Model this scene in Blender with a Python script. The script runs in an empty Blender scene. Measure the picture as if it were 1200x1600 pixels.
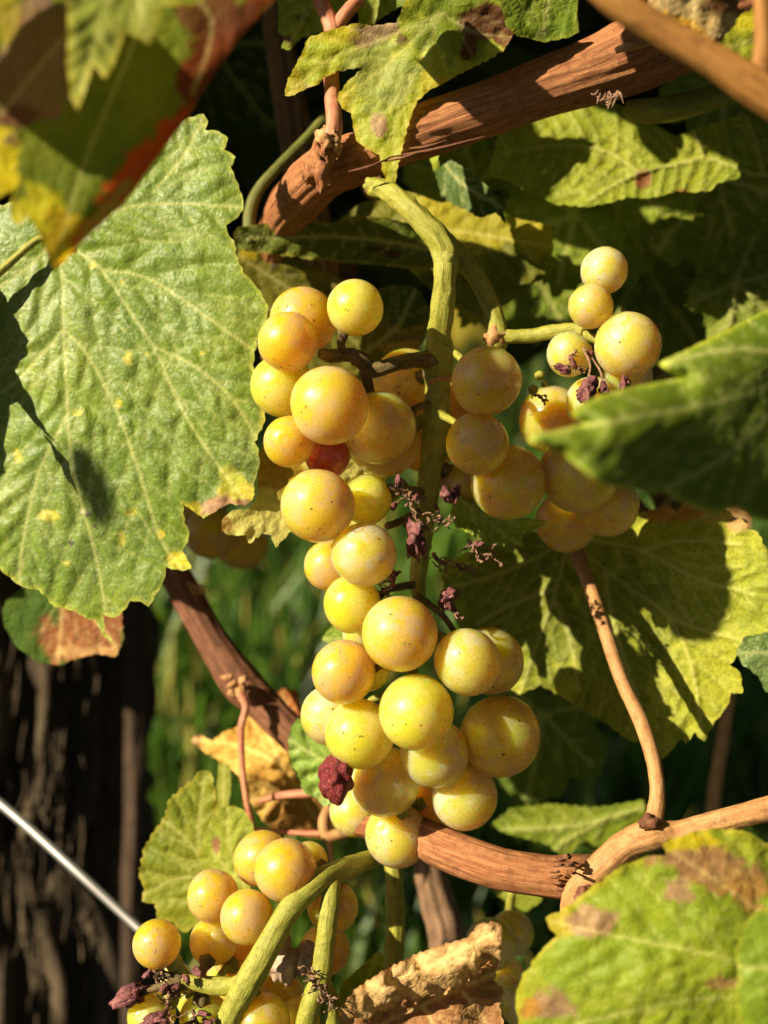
import bpy, math, random
import numpy as np
from mathutils import Vector, Euler
from mathutils.geometry import delaunay_2d_cdt

random.seed(7)
rng = np.random.default_rng(7)
SC = bpy.context.scene
COL = SC.collection

# ------------------------------------------------------------------ camera, sky, sun, exposure
PITCH = math.radians(20)
CAM = np.array([0.0, 0.0, 0.80])
R = np.array([1.0, 0, 0]); F = np.array([0, math.cos(PITCH), -math.sin(PITCH)]); U = np.array([0, math.sin(PITCH), math.cos(PITCH)])
HALF = math.radians(18)
K = 2 * math.tan(HALF) / 1200
FOCUS = 0.247
cd = bpy.data.cameras.new('camera'); cam = bpy.data.objects.new('camera', cd); COL.objects.link(cam)
cam.location = CAM; cam.rotation_euler = (math.pi / 2 - PITCH, 0, 0)
cd.sensor_fit = 'HORIZONTAL'; cd.sensor_width = 36; cd.lens = 18 / math.tan(HALF)
cd.clip_start = 0.01; cd.clip_end = 400
cd.dof.use_dof = True; cd.dof.focus_distance = FOCUS; cd.dof.aperture_fstop = 16
SC.camera = cam
SC.render.resolution_x = 768; SC.render.resolution_y = 1024

LC = np.array([-0.74, 0.42, 0.52])                     # towards the sun: right, up, back
SUN = LC[0] * R + LC[1] * U - LC[2] * F; SUN /= np.linalg.norm(SUN)
w = bpy.data.worlds.new('World'); SC.world = w; w.use_nodes = True
wt = w.node_tree; sky = wt.nodes.new('ShaderNodeTexSky'); sky.sky_type = 'NISHITA'; sky.sun_disc = False
sky.sun_elevation = math.asin(SUN[2]); sky.sun_rotation = math.atan2(SUN[0], SUN[1])
wt.links.new(sky.outputs[0], wt.nodes['Background'].inputs[0]); wt.nodes['Background'].inputs[1].default_value = 0.05
sl = bpy.data.lights.new('sun', 'SUN'); so = bpy.data.objects.new('sun', sl); COL.objects.link(so)
sl.energy = 5.0; sl.angle = math.radians(0.5); sl.color = (1.0, 0.87, 0.64)
so.rotation_euler = Vector(SUN).to_track_quat('Z', 'Y').to_euler(); so.location = (-2, -1, 3)
vs = SC.view_settings; vs.view_transform = 'Standard'; vs.look = 'None'; vs.exposure = 1.12; vs.gamma = 1; vs.use_curve_mapping = False
try:
    SC.cycles.use_denoising = True; SC.cycles.max_bounces = 10; SC.cycles.transparent_max_bounces = 8
    SC.cycles.sample_clamp_indirect = 4
except Exception: pass

# ------------------------------------------------------------------ helpers
def P(u, v, d):
    u, v, d = np.broadcast_arrays(np.asarray(u, float), np.asarray(v, float), np.asarray(d, float))
    return CAM + d[..., None] * F + ((u - 600) * K * d)[..., None] * R + ((800 - v) * K * d)[..., None] * U

def hash2(ix, iy, s):
    h = (ix.astype(np.int64) * 374761393 + iy.astype(np.int64) * 668265263 + s * 974634777) & 0xffffffff
    h = ((h ^ (h >> 13)) * 1274126177) & 0xffffffff
    return ((h ^ (h >> 16)) & 0xffff) / 65535.0
def vnoise(x, y, s=0):
    x = np.asarray(x, float); y = np.asarray(y, float)
    ix = np.floor(x); iy = np.floor(y); fx = x - ix; fy = y - iy
    fx = fx * fx * (3 - 2 * fx); fy = fy * fy * (3 - 2 * fy)
    a = hash2(ix, iy, s); b = hash2(ix + 1, iy, s); c = hash2(ix, iy + 1, s); d = hash2(ix + 1, iy + 1, s)
    return (a * (1 - fx) + b * fx) * (1 - fy) + (c * (1 - fx) + d * fx) * fy
def fbm(x, y, s=0, o=4):
    t = 0; a = .5
    for i in range(o):
        t = t + a * (vnoise(x, y, s + i * 17) - .5); x = x * 2.03; y = y * 2.03; a *= .5
    return t
def sstep(a, b, x):
    t = np.clip((x - a) / (b - a), 0, 1); return t * t * (3 - 2 * t)

def tag(o, label=None, cat=None, group=None, kind=None):
    if label: o['label'] = label
    if cat: o['category'] = cat
    if group: o['group'] = group
    if kind: o['kind'] = kind
    return o
def thing(name, loc, label, cat, group=None):
    o = bpy.data.objects.new(name, None); COL.objects.link(o); o.location = loc; o.empty_display_size = .01
    bpy.context.view_layer.update()
    return tag(o, label, cat, group)
def wloc(o):
    l = Vector(o.location)
    while o.parent: o = o.parent; l = l + o.location
    return l
def link(name, me, loc, parent=None):
    o = bpy.data.objects.new(name, me); COL.objects.link(o)
    if parent is not None:
        o.parent = parent; o.location = Vector(loc) - wloc(parent)
    else: o.location = loc
    return o
def mesh_np(name, verts, faces, mat, smooth=True, attrs=None, parent=None, origin=None):
    """verts Nx3 world; faces Mx3 or Mx4 array or list; one mesh object"""
    verts = np.asarray(verts, float)
    org = np.asarray(origin, float) if origin is not None else verts.mean(0)
    me = bpy.data.meshes.new(name)
    if isinstance(faces, np.ndarray):
        n = faces.shape[1]; m = len(faces)
        me.vertices.add(len(verts)); me.vertices.foreach_set('co', (verts - org).astype(np.float32).ravel())
        me.loops.add(m * n); me.loops.foreach_set('vertex_index', faces.astype(np.int32).ravel())
        me.polygons.add(m); me.polygons.foreach_set('loop_start', np.arange(0, m * n, n, dtype=np.int32))
        me.update(calc_edges=True)
    else:
        me.from_pydata((verts - org).tolist(), [], faces); me.update()
    if smooth: me.polygons.foreach_set('use_smooth', np.ones(len(me.polygons), bool))
    for k, a in (attrs or {}).items():
        a = np.asarray(a, np.float32)
        if a.ndim == 1:
            at = me.attributes.new(k, 'FLOAT', 'POINT'); at.data.foreach_set('value', a)
        elif a.shape[1] == 3:
            at = me.attributes.new(k, 'FLOAT_VECTOR', 'POINT'); at.data.foreach_set('vector', a.ravel())
        else:
            at = me.attributes.new(k, 'FLOAT_COLOR', 'POINT'); at.data.foreach_set('color', a.ravel())
    if mat: me.materials.append(mat)
    return link(name, me, org, parent)

# ------------------------------------------------------------------ materials
class NT:
    def __init__(s, name):
        s.m = bpy.data.materials.new(name); s.m.use_nodes = True; s.t = s.m.node_tree; s.t.nodes.clear()
    def n(s, typ, ins=None, **kw):
        nd = s.t.nodes.new('ShaderNode' + typ)
        for k, v in kw.items(): setattr(nd, k, v)
        for k, v in (ins or {}).items():
            sk = nd.inputs[k]
            if hasattr(v, 'is_linked'): s.t.links.new(v, sk)
            else: sk.default_value = v
        return nd
    def attr(s, name, out='Color'): return s.n('Attribute', attribute_name=name).outputs[out]
    def math(s, op, a, b=0.0, clamp=False):
        nd = s.n('Math', {0: a, 1: b}, operation=op); nd.use_clamp = clamp; return nd.outputs[0]
    def mix(s, f, a, b, bt='MIX'):
        nd = s.n('Mix', data_type='RGBA', blend_type=bt)
        for i, v in ((0, f), (6, a), (7, b)):
            sk = nd.inputs[i]
            if hasattr(v, 'is_linked'): s.t.links.new(v, sk)
            elif i == 0: sk.default_value = v
            else: sk.default_value = (*v[:3], 1)
        return nd.outputs[2]
    def ramp(s, f, a, b, ca=0.0, cb=1.0):
        nd = s.n('MapRange', {0: f, 1: a, 2: b, 3: ca, 4: cb}, interpolation_type='SMOOTHSTEP'); return nd.outputs[0]
    def noise(s, vec, scale, detail=4, rough=.55, dist=0.0):
        return s.n('TexNoise', {'Vector': vec, 'Scale': scale, 'Detail': detail, 'Roughness': rough, 'Distortion': dist}).outputs['Fac']
    def voro(s, vec, scale, feature='F1', rnd=1.0):
        return s.n('TexVoronoi', {'Vector': vec, 'Scale': scale, 'Randomness': rnd}, feature=feature)
    def bump(s, h, strength, dist, normal=None):
        ins = {'Height': h, 'Strength': strength, 'Distance': dist}
        if normal is not None: ins['Normal'] = normal
        return s.n('Bump', ins).outputs[0]
    def out(s, sh): s.t.links.new(sh, s.n('OutputMaterial').inputs[0]); return s.m

def leaf_material(name, frost=0.0, transl=.3, rough=.5, retic=1.0, cell=330, lines=(1.25, 1.3, 1.1), bumpk=1.0, spec=.25):
    t = NT(name); uv = t.attr('luv', 'Vector'); col = t.attr('col'); vein = t.attr('vein', 'Fac')
    wob = t.n('TexNoise', {'Vector': uv, 'Scale': 260, 'Detail': 2}).outputs['Color']
    uvw = t.n('VectorMath', {0: uv, 1: t.n('VectorMath', {0: wob, 'Scale': .0022}, operation='SCALE').outputs[0]}, operation='ADD').outputs[0]
    e1 = t.voro(uvw, cell, 'DISTANCE_TO_EDGE').outputs['Distance']
    e2 = t.voro(uvw, cell * 3.1, 'DISTANCE_TO_EDGE').outputs['Distance']
    l1 = t.ramp(e1, 0.0, .09, 1, 0); l2 = t.ramp(e2, 0, .12, 1, 0)
    big = t.noise(uv, 90, 3); fine = t.noise(uv, 1900, 4, .7)
    c = t.mix(t.ramp(big, .35, .65, 0, .5), col, t.mix(1.0, col, (1.25, 1.12, .7), 'MULTIPLY'))
    c = t.mix(t.ramp(fine, .3, .7, 0, .55), t.mix(1.0, c, (.72, .76, .7), 'MULTIPLY'), t.mix(1.0, c, (1.2, 1.2, 1.1), 'MULTIPLY'))
    linec = t.mix(1.0, c, lines, 'MULTIPLY')
    c = t.mix(t.math('MULTIPLY', l1, .55 * retic), c, linec)
    c = t.mix(t.math('MULTIPLY', l2, .28 * retic), c, linec)
    vc = t.mix(.5, t.mix(1.0, col, (1.7, 1.6, 1.2), 'MULTIPLY'), (.50, .48, .20))
    c = t.mix(t.math('MULTIPLY', vein, .9), c, vc)
    if frost > 0:
        sp = t.ramp(t.noise(uv, 1500, 2, .6), .56, .70); sp2 = t.ramp(t.noise(uv, 60, 3), .35, .68)
        c = t.mix(t.math('MULTIPLY', t.math('MULTIPLY', sp, t.math('ADD', sp2, .25)), frost), c, (.50, .53, .36))
        c = t.mix(t.math('MULTIPLY', sp2, frost * .22), c, (.36, .40, .20))
    h = t.math('ADD', t.math('MULTIPLY', t.ramp(e1, 0, .35), 1.0), t.math('MULTIPLY', t.ramp(e2, 0, .3), .35))
    h = t.math('ADD', h, t.math('MULTIPLY', fine, .16)); h = t.math('ADD', h, t.math('MULTIPLY', t.noise(uv, 500, 3), .4))
    nb = t.bump(h, .42 * bumpk, .0005)
    pr = t.n('BsdfPrincipled', {'Base Color': c, 'Roughness': t.ramp(fine, .2, .8, rough - .1, rough + .15), 'Normal': nb, 'Specular IOR Level': spec})
    tc = t.mix(1.0, c, (1.25, 1.2, .35), 'MULTIPLY')
    tr = t.n('BsdfTranslucent', {'Color': tc, 'Normal': nb})
    mx = t.n('MixShader', {0: transl, 1: pr.outputs[0], 2: tr.outputs[0]})
    return t.out(mx.outputs[0])

def grape_material(name, base, base2, bloomc, bloom=.6, russet=.5, sss=.018, trans=.42):
    t = NT(name)
    tc = t.n('TexCoord').outputs['Object']; rnd = t.n('ObjectInfo').outputs['Random']
    off = t.n('CombineXYZ', {0: t.math('MULTIPLY', rnd, 7.3), 1: t.math('MULTIPLY', rnd, 3.1), 2: t.math('MULTIPLY', rnd, 5.7)}).outputs[0]
    v = t.n('VectorMath', {0: tc, 1: off}, operation='ADD').outputs[0]   # unit-radius coords
    c = t.mix(rnd, base, base2)
    big = t.noise(v, 1.3, 4, .55); med = t.noise(v, 3.2, 6, .65); fine = t.noise(v, 11, 6, .75); vf = t.noise(v, 38, 4, .7)
    c = t.mix(t.ramp(med, .35, .7, 0, .6), c, t.mix(1.0, c, (.93, .85, .62), 'MULTIPLY'))
    # bloom: waxy dusty skin, rubbed off in patches
    b = t.ramp(t.math('ADD', t.math('MULTIPLY', big, .75), t.math('MULTIPLY', fine, .3)), .43, .66)
    rub = t.ramp(t.noise(v, 2.6, 3, .5, 1.0), .60, .63)
    b = t.math('MULTIPLY', b, t.math('SUBTRACT', 1.0, t.math('MULTIPLY', rub, .85)))
    b = t.math('MULTIPLY', b, t.ramp(vf, .25, .65, .55, 1.0))
    # russet: fine brown netting and dots
    crk = t.voro(v, 5.5, 'DISTANCE_TO_EDGE').outputs['Distance']
    net = t.math('MULTIPLY', t.ramp(t.noise(v, 5, 8, .8, 1.2), .57, .62), t.ramp(t.noise(v, 1.5, 3), .43, .54))
    spk = t.math('MULTIPLY', t.ramp(t.noise(v, 9, 7, .85), .60, .63), t.ramp(t.noise(v, 1.9, 3), .44, .62))
    dots = t.voro(v, 4.6, 'F1'); dsz = t.n('SeparateColor', {0: dots.outputs['Color']}).outputs[0]
    dot = t.math('LESS_THAN', dots.outputs['Distance'], t.ramp(dsz, .30, 1.0, -.03, .145))
    r_ = t.math('MAXIMUM', t.math('MULTIPLY', net, .95 * russet), t.math('MULTIPLY', spk, .38 * russet))
    c1 = t.mix(t.math('MULTIPLY', b, bloom), c, bloomc)
    c1 = t.mix(r_, c1, (.22, .135, .04))
    c1 = t.mix(t.math('MULTIPLY', dot, .9), c1, (.07, .035, .012))
    h = t.math('ADD', t.math('MULTIPLY', vf, .35), t.math('MULTIPLY', med, .6)); h = t.math('SUBTRACT', h, t.math('MULTIPLY', r_, .5))
    nb = t.bump(h, .25, .0006)
    ro = t.math('ADD', t.math('MULTIPLY', b, .22), t.ramp(vf, .3, .7, .15, .30))
    pr = t.n('BsdfPrincipled', {'Base Color': c1, 'Roughness': ro, 'Normal': nb, 'Specular IOR Level': .42,
             'Subsurface Weight': 1.0, 'Subsurface Radius': (1.0, .62, .12), 'Subsurface Scale': sss, 'Subsurface Anisotropy': .8,
             'Transmission Weight': trans, 'IOR': 1.40, 'Coat Weight': .35, 'Coat Roughness': .17})
    # the waxy bloom sits on the skin and scatters at the surface
    dif = t.n('BsdfDiffuse', {'Color': t.mix(dot, t.mix(r_, bloomc, (.22, .135, .04)), (.06, .03, .01)), 'Normal': nb})
    mx = t.n('MixShader', {0: t.math('MAXIMUM', t.math('MAXIMUM', t.math('MULTIPLY', b, .46 * bloom), t.math('MULTIPLY', r_, .95)), t.math('MULTIPLY', dot, .9)), 1: pr.outputs[0], 2: dif.outputs[0]})
    return t.out(mx.outputs[0])

def bark_material(name, a, b, stretch=.12, scale=900, bumpk=1.0, rough=.75, spots=None, spec=.2):
    t = NT(name); bc = t.attr('bc', 'Vector')
    v = t.n('VectorMath', {0: bc, 1: (1, 1, stretch)}, operation='MULTIPLY').outputs[0]
    n1 = t.noise(v, scale, 5, .65); n2 = t.noise(bc, scale * .35, 4, .6); n3 = t.noise(bc, scale * 2.2, 3, .7)
    c = t.mix(t.ramp(n1, .3, .7), a, b)
    c = t.mix(t.ramp(n2, .45, .7, 0, .55), c, t.mix(1.0, a, (.55, .5, .5), 'MULTIPLY'))
    if spots:
        sp = t.ramp(t.noise(bc, scale * 1.6, 3, .6), .58, .66); c = t.mix(t.math('MULTIPLY', sp, spots[1]), c, spots[0])
    h = t.math('ADD', n1, t.math('MULTIPLY', n3, .35))
    nb = t.bump(h, .7 * bumpk, .0008)
    pr = t.n('BsdfPrincipled', {'Base Color': c, 'Roughness': rough, 'Normal': nb, 'Specular IOR Level': spec})
    return t.out(pr.outputs[0])

M = {}
M['leaf_top'] = leaf_material('leaf_upper_side', frost=.5, transl=.14, rough=.45, retic=1.0, cell=190, lines=(1.5, 1.5, 1.4), bumpk=.7)
M['leaf_under'] = leaf_material('leaf_underside', transl=.34, rough=.6, retic=1.0, cell=260, lines=(1.5, 1.45, 1.2), bumpk=.9, spec=.2)
M['leaf_soft'] = leaf_material('leaf_yellowing', transl=.45, rough=.5, retic=.6, cell=300, bumpk=.7)
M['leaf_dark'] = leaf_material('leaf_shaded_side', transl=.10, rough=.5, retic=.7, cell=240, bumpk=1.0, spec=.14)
M['leaf_near'] = leaf_material('leaf_near_side', transl=.2, rough=.55, retic=.3, cell=240, bumpk=.4, spec=.14)
M['leaf_dry'] = leaf_material('leaf_dry', transl=.22, rough=.75, retic=.8, cell=230, lines=(.55, .5, .45), bumpk=1.1, spec=.15)
M['grape'] = grape_material('grape_skin', (.91, .645, .095), (.92, .625, .085), (.60, .44, .25), .85, .9)
M['grape_pale'] = grape_material('grape_skin_pale', (.89, .67, .14), (.90, .66, .125), (.62, .54, .37), .9, .6)
M['grape_gold'] = grape_material('grape_skin_golden', (.94, .74, .075), (.94, .73, .085), (.70, .58, .28), .5, .45)
M['grape_amber'] = grape_material('grape_skin_amber', (.93, .57, .05), (.92, .59, .06), (.54, .375, .205), .9, 1.1)
M['grape_red'] = grape_material('grape_skin_red', (.55, .05, .02), (.5, .05, .02), (.55, .30, .25), .3, .4, .002)
M['cane'] = bark_material('cane_bark', (.27, .095, .036), (.46, .21, .085), .07, 1500, 1.1, .62, ((.10, .04, .02), .5))
M['cane_dark'] = bark_material('cane_bark_dark', (.13, .05, .028), (.24, .105, .05), .08, 1000, 1.2, .6)
M['cane_tan'] = bark_material('cane_bark_tan', (.44, .22, .09), (.62, .36, .16), .1, 1100, 1.0, .55, ((.16, .07, .03), .6))
M['shoot'] = bark_material('shoot_bark', (.36, .17, .06), (.48, .27, .11), .12, 1400, .6, .5, ((.22, .09, .04), .7))
M['petiole_red'] = bark_material('petiole_red', (.42, .13, .08), (.55, .25, .13), .12, 1200, .5, .45)
M['green_stem'] = bark_material('green_stem', (.25, .26, .028), (.34, .32, .05), .2, 1300, .7, .5, ((.14, .09, .025), .85), .3)
M['dark_stem'] = bark_material('brown_green_stem', (.10, .075, .03), (.22, .15, .06), .3, 1300, 1, .6, ((.05, .03, .02), .7))
M['dried'] = bark_material('dried_flower', (.16, .08, .05), (.42, .26, .15), .5, 1500, 1.5, .8)
M['raisin'] = bark_material('shrivelled_skin', (.10, .022, .026), (.30, .12, .11), .6, 800, 1.5, .5, ((.42, .30, .26), .4))
M['spoilt'] = bark_material('spoilt_red_skin', (.12, .010, .014), (.22, .028, .028), .5, 1900, 1.0, .4, ((.5, .36, .32), .45))
M['cane_front'] = bark_material('cane_bark_front', (.24, .105, .025), (.34, .165, .04), .1, 1100, .6, .6)
M['stake_dark'] = bark_material('dark_wood', (.035, .022, .014), (.08, .05, .03), .05, 500, 1.5, .8)
M['stalk_dull'] = bark_material('dull_green_stalk', (.10, .115, .02), (.16, .16, .035), .2, 1300, .6, .55, ((.08, .06, .02), .6), .25)
M['shrivel'] = bark_material('wrinkled_grape_skin', (.34, .22, .14), (.52, .38, .27), .6, 400, 1.2, .5)
M['old_bark'] = bark_material('old_vine_bark', (.032, .024, .016), (.11, .08, .045), .1, 110, 3.0, .9)
M['stake'] = bark_material('weathered_wood', (.14, .08, .045), (.30, .18, .10), .05, 500, 1.5, .8)
t = NT('galvanised_wire'); M['wire'] = t.out(t.n('BsdfPrincipled', {'Base Color': (.26, .25, .235, 1), 'Metallic': .6, 'Roughness': .5}).outputs[0])
t = NT('grass_blade'); ga = t.attr('col')
M['grass'] = t.out(t.n('MixShader', {0: .3, 1: t.n('BsdfPrincipled', {'Base Color': ga, 'Roughness': .45}).outputs[0], 2: t.n('BsdfTranslucent', {'Color': ga}).outputs[0]}).outputs[0])
t = NT('soil'); go = t.n('TexCoord').outputs['Object']
M['soil'] = t.out(t.n('BsdfPrincipled', {'Base Color': t.mix(t.ramp(t.noise(go, 6, 8), .35, .65), (.03, .045, .012), (.07, .055, .03)), 'Roughness': .95,
      'Normal': t.bump(t.noise(go, 40, 6), .8, .02)}).outputs[0])

# ------------------------------------------------------------------ geometry makers
def catmull(pts, n):
    pts = np.asarray(pts, float); p = np.vstack([2 * pts[0] - pts[1], pts, 2 * pts[-1] - pts[-2]])
    out = []
    for i in range(1, len(p) - 2):
        a, b, c, d = p[i - 1], p[i], p[i + 1], p[i + 2]
        t_ = np.linspace(0, 1, n, endpoint=False)[:, None]
        out.append(.5 * (2 * b + (c - a) * t_ + (2 * a - 5 * b + 4 * c - d) * t_ ** 2 + (3 * b - a - 3 * c + d) * t_ ** 3))
    return np.vstack(out + [pts[-1:]])

def tube_arrays(wp, rad, seg=16, ridge=0.0, nr=9, rough=0.0, seed=0, cap=True):
    """wp Nx3 world points, rad N radii -> verts, quad/tri faces list, bark coords"""
    n = len(wp); T = np.gradient(wp, axis=0); T /= np.linalg.norm(T, axis=1)[:, None] + 1e-12
    a = np.array([0, 0, 1.0]) if abs(T[0][2]) < .8 else np.array([1.0, 0, 0])
    N = np.cross(T[0], a); N /= np.linalg.norm(N)
    s = np.concatenate([[0], np.cumsum(np.linalg.norm(np.diff(wp, axis=0), axis=1))])
    V = np.zeros((n, seg, 3)); B = np.zeros((n, seg, 3)); ang = np.linspace(0, 2 * math.pi, seg, endpoint=False)
    for i in range(n):
        N = N - T[i] * np.dot(N, T[i]); N /= np.linalg.norm(N) + 1e-12; Bn = np.cross(T[i], N)
        rr = rad[i] * np.ones(seg)
        if ridge: rr = rr * (1 + ridge * (np.sin(ang * nr + seed + 1.2 * math.sin(s[i] * 60)) * .5 + vnoise(ang * nr * .8, np.full(seg, s[i] * 40), seed) - .5))
        if rough: rr = rr * (1 + rough * (vnoise(np.cos(ang) * 2 + 7, np.sin(ang) * 2 + s[i] / max(rad[i], 1e-5) * 1.3, seed + 5) - .5))
        V[i] = wp[i] + rr[:, None] * (np.cos(ang)[:, None] * N + np.sin(ang)[:, None] * Bn)
        B[i] = np.stack([np.cos(ang) * rad[i], np.sin(ang) * rad[i], np.full(seg, s[i] + seed * .37)], 1)
    i, j = np.meshgrid(np.arange(n - 1), np.arange(seg), indexing='ij'); j2 = (j + 1) % seg
    Fq = np.stack([i * seg + j, i * seg + j2, (i + 1) * seg + j2, (i + 1) * seg + j], -1).reshape(-1, 4)
    V = V.reshape(-1, 3); B = B.reshape(-1, 3)
    if cap:
        k = len(V); V = np.vstack([V, wp[:1] - T[0] * rad[0] * .25, wp[-1:] + T[-1] * rad[-1] * .25]); B = np.vstack([B, B[:1], B[-1:]])
        c1 = np.array([[k, (q + 1) % seg, q, q] for q in range(seg)]); o = (n - 1) * seg
        c2 = np.array([[k + 1, o + q, o + (q + 1) % seg, o + (q + 1) % seg] for q in range(seg)])
        return V, Fq, B, c1, c2
    return V, Fq, B, None, None

class Bag:
    """collects tubes and blobs that belong to ONE part"""
    def __init__(s): s.v = []; s.f = []; s.b = []; s.n = 0
    def add(s, V, faces, B):
        s.v.append(V); s.b.append(B); s.f += [tuple(int(x) + s.n for x in f) for f in faces]; s.n += len(V)
    def tube(s, px, seg=12, ns=6, ridge=0, nr=9, rough=0, seed=0):
        px = np.asarray(px, float); c = catmull(px, ns)
        V, Fq, B, c1, c2 = tube_arrays(P(c[:, 0], c[:, 1], c[:, 2]), c[:, 3] * K * c[:, 2], seg, ridge, nr, rough, seed)
        s.add(V, [tuple(f) for f in Fq.tolist()] + [tuple(f[:3]) for f in c1.tolist()] + [tuple(f[:3]) for f in c2.tolist()], B); return s
    def blob(s, u, v, d, ru, rv, wr=.25, seed=0, rot=0.0, seg=18, rings=12, fr=2.3):
        th = np.linspace(0, math.pi, rings + 1); ph = np.linspace(0, 2 * math.pi, seg, endpoint=False)
        T_, H_ = np.meshgrid(th, ph, indexing='ij')
        x = np.sin(T_) * np.cos(H_); y = np.sin(T_) * np.sin(H_); z = np.cos(T_)
        n = 1 + wr * (2 * vnoise(x * fr + 9 + seed, y * fr + z * fr * 1.7 + 5, seed) - 1) + wr * .5 * (2 * vnoise(H_ * 2.2, z * 1.2 + 3, seed + 3) - 1) * np.sin(T_)
        x, y, z = x * n * ru, y * n * (ru + rv) / 2, z * n * rv
        xr = x * math.cos(rot) - z * math.sin(rot); zr = x * math.sin(rot) + z * math.cos(rot)
        W = P(u, v, d) + K * d * (xr[..., None] * R + zr[..., None] * U + y[..., None] * F)
        V = W.reshape(-1, 3); fs = []
        for i in range(rings):
            for j in range(seg):
                a, b = i * seg + j, i * seg + (j + 1) % seg; fs.append((a, b, b + seg, a + seg))
        s.add(V, fs, (V - P(u, v, d)) + seed * .01); return s
    def build(s, name, mat, parent=None, origin=None):
        return mesh_np(name, np.vstack(s.v), s.f, mat, True, {'bc': np.vstack(s.b)}, parent, origin)

def inside(px, py, poly):
    x0, y0 = poly[:, 0], poly[:, 1]; x1, y1 = np.roll(x0, -1), np.roll(y0, -1)
    res = np.zeros(len(px), bool)
    for a, b, c, d in zip(x0, y0, x1, y1):
        if b == d: continue
        m = ((b > py) != (d > py)); res ^= m & (px < (c - a) * (py - b) / (d - b) + a)
    return res
def segdist(px, py, segs):
    """distance of points to segments (M,4)+width -> (dist)"""
    out = np.full(len(px), 1e9)
    for i in range(0, len(segs), 64):
        s = segs[i:i + 64]; ax, ay = s[:, 0], s[:, 1]; dx, dy = s[:, 2] - ax, s[:, 3] - ay; L = dx * dx + dy * dy + 1e-9
        t_ = np.clip(((px[:, None] - ax) * dx + (py[:, None] - ay) * dy) / L, 0, 1)
        q = np.hypot(px[:, None] - ax - t_ * dx, py[:, None] - ay - t_ * dy); out = np.minimum(out, q.min(1))
    return out
def poly_segs(pl): pl = np.asarray(pl, float); return np.hstack([pl[:-1], pl[1:]])

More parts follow.
